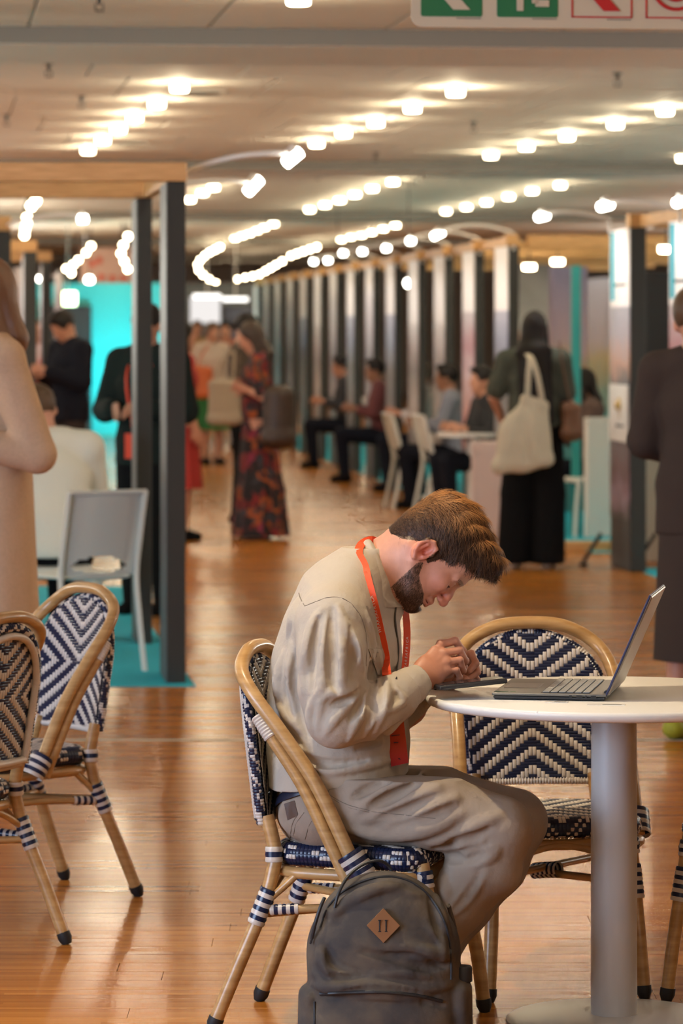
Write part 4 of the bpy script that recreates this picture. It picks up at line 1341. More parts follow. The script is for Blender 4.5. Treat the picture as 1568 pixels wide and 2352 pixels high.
# ---- head
HE = Q(975, 1268, -.03)
HU = Vector((.873, 0, .488)); HF = Vector((.488, 0, -.873)); HS = Vector((0, 1, 0))
yaw = Matrix.Rotation(R(-5), 3, HU); HF = yaw @ HF; HS = yaw @ HS
def hp(a, b, s=0): return HE + (HU * a + HF * b + HS * s) / 1000
HR = [list(HU), list(HF), list(HS)]
def build_head():
    s = SDF(HE + Vector((-.12, -.115, -.185)), HE + Vector((.235, .115, .155)), .0021)
    mm = lambda *r: tuple(q / 1000 for q in r)
    s.ell(hp(56, -4), mm(92, 97, 76), HR, 0)
    s.ell(hp(66, 58), mm(46, 47, 58), HR, .03)
    s.ell(hp(-8, 48), mm(62, 56, 60), HR, .03)
    s.ell(hp(-48, 48), mm(46, 46, 50), HR, .025)
    for q in (-1, 1):
        s.seg(hp(-30, 8, 56 * q), hp(-72, 62, 36 * q), .020, .019, k=.025)
        s.seg(hp(-72, 62, 36 * q), hp(-82, 86, 12 * q), .019, .017, k=.02)
        s.ell(hp(2, 78, 42 * q), mm(16, 20, 18), HR, .022)
        s.seg(hp(38, 101, 8 * q), hp(36, 90, 44 * q), .009, .007, k=.014)
    s.ell(hp(-80, 90), mm(15, 17, 20), HR, .015)
    s.seg(hp(-15, 10), hp(-78, 70), .045, .025, k=.03)
    # eye sockets, closed lids over the eyeballs
    for q in (-1, 1):
        s.ell(hp(16, 104, 30 * q), mm(13, 15, 18), HR, .012, 's')
        s.ell(hp(17, 88, 31 * q), mm(13.5, 13.5, 15), HR, .004)
        s.seg(hp(24, 98, 20 * q), hp(23, 92, 44 * q), .0028, .0022, k=.003)
    # nose
    s.seg(hp(22, 100), hp(-2, 114), .0085, .0085, k=.010)
    s.seg(hp(-2, 114), hp(-18, 121), .0085, .0100, k=.008)
    s.ell(hp(-19, 121), mm(9.5, 9.5, 10.5), HR, .006)
    for q in (-1, 1):
        s.ell(hp(-21, 112, 12 * q), mm(7.5, 9.5, 6.5), HR, .005)
        s.ell(hp(-29, 114, 7 * q), mm(3.2, 5, 2.8), HR, .002, 's')
        s.seg(hp(-16, 106, 17 * q), hp(-38, 96, 27 * q), .0028, .002, k=.008, op='s')
    # mouth
    s.seg(hp(-44, 98, -19), hp(-44, 104, 0), .0062, .0075, k=.008)
    s.seg(hp(-44, 98, 19), hp(-44, 104, 0), .0062, .0075, k=.008)
    s.seg(hp(-57, 96, -16), hp(-57, 101.5, 0), .0065, .008, k=.008)
    s.seg(hp(-57, 96, 16), hp(-57, 101.5, 0), .0065, .008, k=.008)
    for q in (-1, 1): s.seg(hp(-51, 108, 0), hp(-51, 97, 24 * q), .0018, .0016, k=.003, op='s')
    s.seg(hp(-67, 102, -12), hp(-67, 102, 12), .0045, k=.010, op='s')
    # ears
    for q in (-1, 1):
        c = hp(1, -2, 77 * q)
        s.ell(c, mm(30, 19, 7), HR, .006)
        s.ell(hp(3, 3, 84 * q), mm(17, 11, 8), HR, .004, 's')
        pts = [hp(-8, 12, 79 * q), hp(12, 16, 79 * q), hp(27, 10, 81 * q), hp(30, -6, 84 * q), hp(20, -19, 87 * q), hp(2, -21, 87 * q), hp(-14, -13, 84 * q), hp(-25, 0, 80 * q)]
        s.chain(pts, [.0038, .0042, .0046, .0050, .0050, .0046, .0046, .0058], k=.004)
        s.seg(hp(16, -9, 83 * q), hp(-6, -10, 83 * q), .0034, .003, k=.004)
        s.ell(hp(-5, 8, 79 * q), mm(6, 4.5, 5), HR, .003)
        s.ell(hp(-1, 3, 82 * q), mm(6, 5.5, 12), HR, .002, 's')
    # neck down to the shoulders
    s.seg(hp(5, -34), Q(880, 1302, -.01), (.060, .062), (.066, .060), HS, .03)
    s.seg(Q(880, 1302, -.01), Q(835, 1345, -.005), (.066, .060), (.075, .066), HS, .02)
    s.seg(hp(-40, -20, 0), Q(905, 1345, -.02), (.050, .045), (.050, .040), HS, .03)
    s.seg(hp(-62, 44, 0), Q(905, 1362, -.02), .014, .016, k=.03)
    # tendon from behind the ear to the throat
    for q in (-1, 1): s.seg(hp(-22, -28, 55 * q), Q(905, 1372, -.02 + .018 * q), .012, .010, k=.02)
    V, F_ = s.mesh(); V = smooth_mesh(V, F_)
    return V, F_
def local(V):
    D = (V - np.array(HE)) * 1000
    return D @ np.array(HU), D @ np.array(HF), D @ np.array(HS)
BX = [-20, 12, 22, 40, 60, 85, 100, 140]; BA = [-60, -22, -14, -36, -42, -48, -60, -70]
def beard_mask(a, b, s):
    top = np.interp(b, BX, BA)
    m = (a < top) & (b > 16 + np.clip(-a - 30, 0, 80) * .22) & (a > -104)
    mst = (a < -33) & (a > -40) & (b > 94) & (np.abs(s) < 24)
    lip = (a < -38) & (a > -64) & (np.abs(s) < 20) & (b > 96)
    return (m & ~lip)
def headcol(V):
    a, b, s = local(V)
    c = np.tile(np.array([.60, .285, .185]), (len(V), 1))
    red = np.exp(-((a + 15) ** 2 + (b - 118) ** 2 + s ** 2) / 600.0) * .7
    red += np.exp(-((a - 0) ** 2 + (b + 2) ** 2 + (np.abs(s) - 82) ** 2) / 700.0) * 1.0
    red += np.exp(-((a + 5) ** 2 + (b - 75) ** 2 + (np.abs(s) - 45) ** 2) / 900.0) * .45
    red = np.clip(red, 0, 1)[:, None]
    c = c * (1 - red) + np.array([.66, .17, .10]) * red
    lip = np.exp(-((a + 50) ** 2 / 110 + (b - 104) ** 2 / 120 + s ** 2 / 420))[:, None]
    c = c * (1 - .75 * lip) + np.array([.50, .13, .11]) * .75 * lip
    bm_ = beard_mask(a, b, s)
    c[bm_] = c[bm_] * .30 + np.array([.05, .025, .014]) * .7
    brow = (np.abs(a - 37) < 5) & (b > 82) & (np.abs(s) > 8) & (np.abs(s) < 46)
    c[brow] = c[brow] * .4 + np.array([.10, .05, .03]) * .6
    lash = (np.abs(a - 9) < 2.4) & (np.abs(np.abs(s) - 31) < 15) & (b > 88)
    c[lash] = [.06, .03, .02]
    hd = (a > np.interp(b, HXB, HXA) + 4)
    c[hd] = [.10, .05, .025]
    return c
HXB = [-130, -90, -72, -50, -25, -12, 13, 17, 27, 33, 54, 62, 100, 112, 140]
HXA = [-40, -46, -48, -34, 0, 33, 33, -4, -8, 24, 40, 62, 84, 102, 106]
headV, headF = build_head()

# ---- hands
def finger(s, pts, r0=.0090, r1=.0074, k=.003):
    n = len(pts)
    rad = [r0 + (r1 - r0) * i / (n - 1) for i in range(n)]
    s.chain(pts, rad, k=k)
    for p, r in list(zip(pts, rad))[1:-1]: s.ell(p, r * 1.08, None, k)
def build_hand_near():
    s = SDF(Q(945, 1610, -.17), Q(1085, 1445, .03), .0015)
    s.seg(Q(950, 1564, -.125), Q(985, 1545, -.105), (.024, .029), (.020, .034), HS, .01)
    s.seg(Q(985, 1545, -.105), Q(1018, 1512, -.082), (.019, .036), (.014, .038), HS, .012)
    s.seg(Q(985, 1560, -.10), Q(1020, 1545, -.06), .017, .014, k=.012)       # heel of the thumb
    K = [(Q(1012, 1480, -.070), Q(1045, 1472, -.062), Q(1062, 1494, -.050), Q(1058, 1512, -.036)),
         (Q(1021, 1500, -.084), Q(1055, 1493, -.074), Q(1069, 1518, -.058), Q(1055, 1538, -.046)),
         (Q(1026, 1520, -.092), Q(1056, 1516, -.084), Q(1064, 1540, -.068), Q(1048, 1552, -.056)),
         (Q(1026, 1539, -.094), Q(1048, 1539, -.090), Q(1056, 1556, -.078), Q(1043, 1565, -.066))]
    for i, pts in enumerate(K):
        s.ell(pts[0], .0115 - .0006 * i, None, .008)
        finger(s, pts, .0100 - .0007 * i, .0076 - .0006 * i, .0018)
        s.seg(Q(985, 1540, -.115), pts[0], .004, .0042, None, .006)          # tendons on the back
    finger(s, [Q(1000, 1556, -.060), Q(1030, 1545, -.034), Q(1052, 1536, -.022), Q(1066, 1532, -.020)], .012, .0085, .005)
    # creases between the fingers
    for (p, q) in (((1038, 1487), (1058, 1484)), ((1040, 1508), (1060, 1506)), ((1036, 1530), (1054, 1530))):
        a_ = hit(s, *p); b_ = hit(s, *q)
        if a_ and b_: s.seg(a_, b_, .0016, .0016, None, .003, 's')
    V, F_ = s.mesh(); return smooth_mesh(V, F_), F_
def build_hand_far():
    s = SDF(Q(975, 1600, -.02), Q(1110, 1470, .19), .0017)
    s.seg(Q(985, 1572, .125), Q(1020, 1560, .105), (.024, .026), (.019, .028), HS, .01)
    s.seg(Q(1020, 1560, .105), Q(1058, 1535, .085), (.018, .030), (.014, .036), HS, .012)
    K = [(Q(1058, 1508, .070), Q(1082, 1502, .055), Q(1092, 1524, .035), Q(1078, 1540, .025)),
         (Q(1063, 1524, .078), Q(1090, 1520, .060), Q(1096, 1544, .040), Q(1080, 1556, .030)),
         (Q(1064, 1541, .084), Q(1090, 1540, .068), Q(1094, 1560, .050), Q(1078, 1568, .040)),
         (Q(1060, 1556, .088), Q(1082, 1557, .074), Q(1084, 1570, .060), Q(1068, 1573, .052))]
    for i, pts in enumerate(K):
        s.ell(pts[0], .0115 - .0006 * i, None, .008)
        finger(s, pts, .0100 - .0006 * i, .0076 - .0005 * i, .0018)
    finger(s, [Q(1030, 1558, .070), Q(1055, 1556, .040), Q(1068, 1560, .020)], .012, .009, .005)
    V, F_ = s.mesh(); return smooth_mesh(V, F_), F_
hn = build_hand_near(); hf = build_hand_far()
# ---- the body under the clothes, same surface
TORSO = [(772, 1800, 0), (776, 1700, 0), (772, 1600, 0), (774, 1520, 0), (786, 1440, 0), (798, 1372, 0), (828, 1322, -.005)]
SIDE = (.20, .98, 0)
def body_core():
    s = SDF(Q(600, 2425, -.40), Q(1300, 1240, .40), .011)
    R_ = [(.13, .07), (.14, .09), (.14, .11), (.155, .11), (.17, .095), (.14, .07), (.07, .05)]
    s.chain([Q(*p) for p in TORSO], R_, SIDE, .03)
    for q in (-1, 1):
        s.chain([Q(800, 1385, .12 * q), Q(766, 1440, .19 * q)], [.045, .05], k=.03)
    s.chain([Q(766, 1440, -.19), Q(760, 1560, -.222), Q(772, 1648, -.232), Q(860, 1630, -.195), Q(928, 1580, -.15), Q(955, 1562, -.125)], [.05, .045, .04, .036, .028, .024], k=.02)
    s.chain([Q(800, 1440, .19), Q(850, 1560, .23), Q(893, 1672, .20), Q(945, 1630, .17), Q(988, 1572, .125)], [.05, .045, .036, .03, .022], k=.02)
    s.ell(Q(748, 1850, 0), (.07, .13, .06), None, .02)
    s.chain([Q(745, 1850, -.10), Q(850, 1848, -.14), Q(1000, 1864, -.17), Q(1150, 1908, -.19), Q(1085, 2020, -.17), Q(985, 2170, -.14), Q(900, 2310, -.11)], [.05, .05, .048, .045, .045, .034, .030], k=.0)
    s.chain([Q(770, 1835, .10), Q(1000, 1848, .06), Q(1180, 1888, .03), Q(1110, 2030, .03), Q(1005, 2180, .04), Q(950, 2290, .04)], [.05, .05, .045, .042, .034, .030], k=.0)
    return s.mesh()
bc = body_core()
Vs, Fs, off = [], [], 0
for V, F_ in ((headV, headF), hn, hf, bc):
    Vs.append(V); Fs.append(F_ + off); off += len(V)
VV = np.concatenate(Vs); FF = np.concatenate(Fs)
cc = np.concatenate([headcol(headV), np.tile([.60, .265, .165], (len(hn[0]), 1)), np.tile([.58, .25, .155], (len(hf[0]), 1)), np.tile([.6, .3, .2], (len(bc[0]), 1))])
man = newmesh('person', VV, FF, M_SKIN, None, True, None, None, cc)
tag(man, 'bearded man in a stone-coloured shirt, bent over his phone at the round table', 'person')

# ---- hair and beard
def strands(pos, nrm, dirs, length, width, col, name, parent, lift=.35, seed=3, start=-.0015):
    rs = np.random.RandomState(seed)
    n = len(pos)
    t = dirs - (dirs * nrm).sum(1)[:, None] * nrm
    t /= np.linalg.norm(t, axis=1)[:, None] + 1e-9
    b = np.cross(nrm, t)
    S = 4
    V = np.zeros((n, S * 2, 3)); C = np.zeros((n, S * 2, 3))
    curl = rs.uniform(-.35, .35, n)[:, None]
    for k in range(S):
        f = k / (S - 1)
        p = pos + nrm * (start + length[:, None] * (lift * f - lift * .75 * f * f)) + t * (length[:, None] * f) + b * (curl * length[:, None] * f * f)
        w = width * (1 - .8 * f)
        V[:, 2 * k] = p - b * w; V[:, 2 * k + 1] = p + b * w + nrm * w * .5
        C[:, 2 * k] = C[:, 2 * k + 1] = col
    Fc = []
    base = np.arange(n)[:, None] * (2 * S)
    for k in range(S - 1):
        Fc.append(base + np.array([[2 * k, 2 * k + 1, 2 * k + 3, 2 * k + 2]]))
    Fc = np.concatenate(Fc)
    return newmesh(name, V.reshape(-1, 3), Fc, M_HAIR, None, True, None, parent, C.reshape(-1, 3))

def normals(V, Fq):
    n = np.cross(V[Fq[:, 2]] - V[Fq[:, 0]], V[Fq[:, 3]] - V[Fq[:, 1]])
    N = np.zeros_like(V)
    for i in range(4): np.add.at(N, Fq[:, i], n)
    return N / (np.linalg.norm(N, axis=1)[:, None] + 1e-12)

def build_hair():
    mm = lambda *r: tuple(q / 1000 for q in r)
    s = SDF(HE + Vector((-.11, -.12, -.14)), HE + Vector((.24, .12, .20)), .0026)
    s.pad = .04
    s.ell(hp(56, -4), mm(92, 97, 76), HR, 0)
    s.ell(hp(66, 58), mm(46, 47, 58), HR, .03)
    s.seg(hp(5, -34), Q(880, 1302, -.01), (.060, .062), (.066, .060), HS, .03)
    s.seg(hp(30, 5, -60), hp(-10, 20, -56), .014, .008, k=.02)
    s.seg(hp(30, 5, 60), hp(-10, 20, 56), .014, .008, k=.02)
    X, Y, Z = np.meshgrid(*s.ax, indexing='ij')
    D_ = np.stack([X - HE.x, Y - HE.y, Z - HE.z], -1) * 1000
    a = D_ @ np.array(HU); b = D_ @ np.array(HF); sd = np.abs(D_ @ np.array(HS))
    sm = lambda t: np.clip(t, 0, 1) ** 2 * (3 - 2 * np.clip(t, 0, 1))
    th = 2.0 + 9 * sm((a - 20) / 90) * (1 - .6 * sm((sd - 45) / 30)) + 16 * sm((a - 85) / 40) * sm((b - 20) / 60) * (1 - .55 * sm((sd - 30) / 35))
    th = th + 1.8 * np.sin(b * .16 + sd * .10) * sm((a - 90) / 30) + 1.5 * np.sin(sd * .22 + a * .05 + b * .05) * sm((a - 70) / 40)
    s.D = s.D - (th / 1000).astype(np.float32)
    clip = (np.interp(b, HXB, HXA) - a) * .0009
    s.D = np.maximum(s.D, clip.astype(np.float32))
    # locks of the fringe hanging over the forehead
    for (s0, a0, b0, a1, b1, r) in ((-38, 128, 84, 108, 110, 8), (-24, 134, 98, 112, 119, 9), (-8, 138, 104, 118, 124, 9), (8, 138, 104, 116, 122, 9), (24, 134, 98, 112, 119, 9), (40, 126, 84, 106, 114, 8), (-48, 112, 70, 96, 98, 7)):
        s.seg(hp(a0, b0, s0), hp(a1, b1, s0 * 1.05), r / 1000 * 1.3, r / 1000 * .45, k=.012)
    V, F_ = s.mesh(); V = smooth_mesh(V, F_); return V, F_
hV, hF = build_hair()
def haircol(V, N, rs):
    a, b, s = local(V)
    top = np.clip(N[:, 2] * 1.0 - .12 + (a - 90) / 220, 0, 1)[:, None]  # golden where hair faces up: top light painted in, partly sun-bleaching
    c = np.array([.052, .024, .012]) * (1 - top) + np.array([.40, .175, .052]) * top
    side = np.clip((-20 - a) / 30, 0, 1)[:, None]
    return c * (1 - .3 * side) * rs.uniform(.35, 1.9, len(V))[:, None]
rs = np.random.RandomState(1)
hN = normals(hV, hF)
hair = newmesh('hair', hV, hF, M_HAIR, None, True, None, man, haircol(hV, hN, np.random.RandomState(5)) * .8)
a_, b_, s_ = local(hV)
idx = rs.choice(len(hV), 15000)
pv = hV[idx] + rs.normal(0, .0012, (15000, 3)); nv = hN[idx]
av, bv, sv = local(pv)
fl_ = np.array(HF)[None] * 1.0 + np.array(HU)[None] * np.clip((40 - bv) / 90, -.9, .9)[:, None] * .6 - np.array(HU)[None] * (np.clip((np.abs(sv) - 45) / 30, 0, 1) * .9)[:, None]
fl_ = fl_ + rs.normal(0, .22, (15000, 3))
ln = np.clip(.010 + .016 * np.clip((av - 20) / 60, 0, 1) + .006 * np.clip((bv - 60) / 40, 0, 1), .006, .034) * rs.uniform(.6, 1.2, 15000)
keep = ~((ln > .02) & (av < 30))
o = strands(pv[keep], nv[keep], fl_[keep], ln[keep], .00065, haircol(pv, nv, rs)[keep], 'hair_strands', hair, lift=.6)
# fringe locks standing out over the forehead
m_ = (bv > 78) & (av > 95)
p3 = pv[m_]; n3 = nv[m_]
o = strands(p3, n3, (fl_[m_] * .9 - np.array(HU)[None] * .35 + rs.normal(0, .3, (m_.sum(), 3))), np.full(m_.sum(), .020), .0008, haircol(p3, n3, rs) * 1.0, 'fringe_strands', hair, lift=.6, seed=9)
# beard
hdN = normals(headV, headF)
a_, b_, s_ = local(headV)
bm_ = np.argwhere(beard_mask(a_, b_, s_) & (a_ > -108))[:, 0]
thick = bm_[(a_[bm_] < -45) | (b_[bm_] < 60)]
nb = 9000
ix_ = rs.choice(thick, nb)
pb_ = headV[ix_] + rs.normal(0, .0008, (nb, 3)); nb_ = hdN[ix_]
db = np.array(HF)[None] * .55 - np.array(HU)[None] * .8 + rs.normal(0, .25, (nb, 3))
bc_ = np.array([.060, .030, .016])[None] * rs.uniform(.5, 1.8, nb)[:, None]
beard = strands(pb_, nb_, db, rs.uniform(.006, .010, nb), .00055, bc_, 'beard', man, lift=.45, seed=4)
ix_ = rs.choice(bm_, 1500)
bc2 = np.array([.10, .05, .028])[None] * rs.uniform(.5, 1.8, 1500)[:, None]
strands(headV[ix_], hdN[ix_], np.array(HF)[None] * .5 - np.array(HU)[None] * .8 + rs.normal(0, .3, (1500, 3)), rs.uniform(.004, .007, 1500), .0004, bc2, 'stubble', man, lift=.4, seed=6)
ix_ = rs.choice(np.argwhere((np.abs(a_ - 38) < 4.5) & (b_ > 84) & (np.abs(s_) > 9) & (np.abs(s_) < 45))[:, 0], 500)
strands(headV[ix_], hdN[ix_], np.array(HS)[None] * np.sign(s_[ix_])[:, None] + rs.normal(0, .3, (500, 3)), rs.uniform(.006, .010, 500), .0006, np.tile([.06, .03, .018], (500, 1)), 'eyebrows', man, lift=.3, seed=8)

# ---- shirt
def build_shirt():
    s = SDF(Q(590, 1875, -.36), Q(1000, 1235, .36), .0036)
    R_ = [(.175, .145), (.168, .158), (.168, .152), (.180, .142), (.195, .125), (.165, .104), (.098, .072)]
    s.chain([Q(*p) for p in TORSO], R_, SIDE, .03)
    s.seg(Q(828, 1322, -.005), Q(850, 1288, -.01), (.098, .070), (.074, .060), SIDE, .02)
    s.seg(Q(860, 1400, -.03), Q(905, 1395, -.03), (.07, .05), (.03, .02), SIDE, .04)      # front opening below the collar
    s.seg(Q(735, 1780, 0), Q(710, 1840, 0), (.165, .11), (.16, .085), SIDE, .04)
    s.seg(Q(785, 1700, 0), Q(815, 1800, 0), (.165, .14), (.165, .12), SIDE, .03)
    for q in (-1, 1):
        s.seg(Q(808, 1352, .085 * q), Q(772, 1425, .175 * q), (.050), (.074), None, .05)
    s.chain([Q(768, 1432, -.188), Q(765, 1500, -.212), Q(762, 1580, -.226), Q(772, 1648, -.232)], [.078, .077, .072, .066], k=.025)
    s.chain([Q(772, 1648, -.232), Q(858, 1632, -.20), Q(905, 1603, -.168), Q(926, 1586, -.152)], [.066, .062, .051, .046], k=.018)
    s.chain([Q(805, 1432, .188), Q(845, 1560, .23), Q(878, 1662, .20), Q(930, 1618, .17), Q(985, 1578, .135)], [.074, .066, .052, .044, .035], k=.025)
    # folds traced from the photograph
    U = [([(742, 1400), (718, 1440), (700, 1520), (697, 1590)], .011), ([(776, 1395), (790, 1440), (815, 1490), (832, 1540)], .011),
         ([(752, 1420), (742, 1500), (738, 1600), (730, 1670)], .009), ([(782, 1430), (782, 1500), (780, 1560), (795, 1580), (818, 1574)], .012),
         ([(728, 1590), (712, 1640), (718, 1690)], .007), ([(738, 1610), (760, 1592), (800, 1590), (818, 1578)], .008),
         ([(845, 1575), (838, 1620), (816, 1660), (800, 1700)], .009), ([(866, 1562), (862, 1610), (852, 1650), (835, 1690)], .009),
         ([(890, 1556), (885, 1600), (876, 1640), (860, 1680)], .008), ([(905, 1575), (920, 1600), (925, 1612), (905, 1628), (878, 1640)], .006),
         ([(824, 1600), (800, 1620), (770, 1650), (745, 1690)], .008), ([(670, 1480), (668, 1540), (672, 1600)], .010),
         ([(650, 1500), (640, 1560), (640, 1620)], .010), ([(690, 1370), (676, 1410), (662, 1460)], .009),
         ([(640, 1680), (670, 1720), (720, 1745)], .010), ([(640, 1620), (665, 1650), (690, 1680)], .009), ([(700, 1760), (760, 1770), (850, 1755), (900, 1745)], .009),
         ([(650, 1740), (700, 1785), (760, 1800)], .009), ([(840, 1410), (850, 1470), (848, 1540)], .008), ([(862, 1480), (875, 1540)], .006)]
    for p, r in U: fold(s, p, r * 1.35, .004, 'u', .008)
    C = [([(732, 1420), (722, 1500), (716, 1580)], .009), ([(762, 1400), (762, 1480), (764, 1560), (775, 1590)], .010),
         ([(806, 1440), (812, 1500), (800, 1555)], .009), ([(836, 1590), (826, 1620), (804, 1655)], .007), ([(856, 1575), (850, 1615), (840, 1648)], .0065),
         ([(878, 1562), (873, 1610), (863, 1650)], .0065), ([(858, 1548), (862, 1580), (858, 1630), (848, 1668)], .006), ([(826, 1582), (800, 1605), (760, 1620)], .007),
         ([(680, 1500), (676, 1570), (690, 1640), (706, 1690)], .009), ([(654, 1560), (655, 1600), (672, 1650)], .005), 
         ([(650, 1700), (700, 1740), (760, 1755), (840, 1745)], .008), ([(676, 1760), (730, 1780)], .007), ([(820, 1720), (870, 1700), (920, 1660)], .009),
         ([(846, 1400), (862, 1440), (868, 1500)], .006), ([(625, 1640), (650, 1680), (690, 1710)], .008), ([(905, 1590), (912, 1600), (900, 1618)], .005)]
    for p, r in C: fold(s, p, r * 1.25, -.0015, 's', .007)
    s.half(Q(760, 1792, 0), (-.10, 0, .99))
    return s
shirt_s = build_shirt()
shirt = shirt_s.build('shirt', M_SHIRT, man)
# buttoned cuffs
def cuff(a, b, c, ra, rb, rc, name='cuff'):
    s = SDF(Vector(a) - Vector((.07, .07, .07)), Vector(b) + Vector((.07, .07, .07)), .0022)
    s.seg(a, c, ra, rc, k=0); s.seg(c, b, rc, rb, k=.004)
    w = (Vector(b) - Vector(a)).normalized()
    s.half(b, -w); s.half(a, w)
    s.seg(Vector(c), Vector(b) + w * .03, rc - .008, rb - .007, k=.002, op='s')
    return s.build(name, M_SHIRT, shirt)
cuff(Q(920, 1590, -.155), Q(968, 1556, -.122), Q(940, 1577, -.142), .0475, .0345, .044)
cuff(Q(980, 1585, .138), Q(1003, 1571, .118), Q(990, 1578, .13), .036, .031, .034)
b = MB(); q = Q(950, 1596, -.186); b.lathe([(0, .002), (.0055, .002), (.0055, -.001), (0, -.001)], q, 14, rot=Matrix.Rotation(R(80), 3, 'X')); b.build('cuff_button', M_SEAM, shirt)
# seams: yoke, armhole, placket, pocket
for p in ([(700, 1392), (725, 1382), (755, 1372), (785, 1374), (808, 1388)], [(700, 1392), (690, 1375), (686, 1362)], [(808, 1388), (830, 1420), (842, 1470), (840, 1530)]):
    surf_tube(shirt_s, p, .0011, 'seam', M_SEAM, shirt)
b = MB()
pl = [Q(912, 1392, -.035), Q(909, 1420, -.050), Q(914, 1455, -.055), Q(918, 1490, -.055), Q(914, 1530, -.055), Q(912, 1560, -.050)]
w = [hit(shirt_s, *p) or q_ for p, q_ in zip(((908, 1392), (906, 1420), (910, 1455), (914, 1490), (911, 1530), (909, 1560)), pl)]
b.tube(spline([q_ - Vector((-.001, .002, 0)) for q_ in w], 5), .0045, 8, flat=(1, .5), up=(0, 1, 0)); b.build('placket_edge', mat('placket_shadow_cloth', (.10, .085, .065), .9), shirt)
# pocket flap
def patch(s, quad, name, m, parent, off=.0025, n=7, th=.002):
    """a cloth patch laid on the surface between four photographed corners"""
    (a, b_, c, d) = quad
    V, Fc = [], []
    for i in range(n):
        for j in range(n):
            u, v = i / (n - 1), j / (n - 1)
            x = (a[0] * (1 - u) + b_[0] * u) * (1 - v) + (d[0] * (1 - u) + c[0] * u) * v
            y = (a[1] * (1 - u) + b_[1] * u) * (1 - v) + (d[1] * (1 - u) + c[1] * u) * v
            h = hit(s, x, y) or Q(x, y, -.12)
            V.append(h - Vector((0, off, 0)))
    for k in range(n * n): V.append(Vector(V[k]) + Vector((0, off + th, 0)))
    for i in range(n - 1):
        for j in range(n - 1):
            q_ = [i * n + j, (i + 1) * n + j, (i + 1) * n + j + 1, i * n + j + 1]
            Fc.append(tuple(q_)); Fc.append(tuple(k + n * n for k in q_[::-1]))
    rim = [i * n for i in range(n)] + [(n - 1) * n + j for j in range(1, n)] + [i * n + n - 1 for i in range(n - 2, -1, -1)] + [j for j in range(n - 2, 0, -1)]
    for k in range(len(rim)):
        p_, q_ = rim[k], rim[(k + 1) % len(rim)]
        Fc.append((p_, p_ + n * n, q_ + n * n, q_))
    b = MB(); b.add(V, Fc); return b.build(name, m, parent)
patch(shirt_s, ((846, 1490), (879, 1490), (880, 1548), (868, 1550)), 'pocket_flap', M_SHIRT, shirt, off=.007)
# collar: stand and turned-down leaf
def sheet(rows, name, m, parent, th=.003):
    n = len(rows[0]); b = MB(); V = [p for r_ in rows for p in r_]; Fc = []
    for i in range(len(rows) - 1):
        for j in range(n - 1): Fc.append((i * n + j, i * n + j + 1, (i + 1) * n + j + 1, (i + 1) * n + j))
    b.add(V, Fc); o = b.build(name, m, parent, sharp=70)
    md = o.modifiers.new('thick', 'SOLIDIFY'); md.thickness = th; md.offset = 0
    return o
near_up = [(845, 1240, .0), (852, 1243, -.042), (867, 1272, -.074), (889, 1320, -.078), (909, 1360, -.058), (923, 1388, -.028)]
near_lo = [(824, 1264, .0), (826, 1275, -.062), (846, 1322, -.100), (868, 1372, -.112), (884, 1394, -.104), (926, 1394, -.055)]
mir = lambda L: [(x + (14 if i else 0), y - 2, .02 - d) for i, (x, y, d) in enumerate(L)]
up_ = [Q(*p) for p in mir(near_up)[::-1][:-1]] + [Q(*p) for p in near_up]
lo_ = [Q(*p) for p in mir(near_lo)[::-1][:-1]] + [Q(*p) for p in near_lo]
up_, lo_ = spline(up_, 5), spline(lo_, 5)
rows = []
for k in range(5):
    t_ = k / 4
    rows.append([a.lerp(b_, t_) + Vector((0, 0, .006 * math.sin(math.pi * t_))) for a, b_ in zip(up_, lo_)])
collar = sheet(rows, 'collar', M_SHIRT, shirt)
inner = [[a.copy() for a in up_], [a + Vector((.006, 0, -.030)) + (Q(885, 1320, 0) - a) * .10 for a in up_]]
sheet(inner, 'collar_stand', M_SHIRT, shirt)

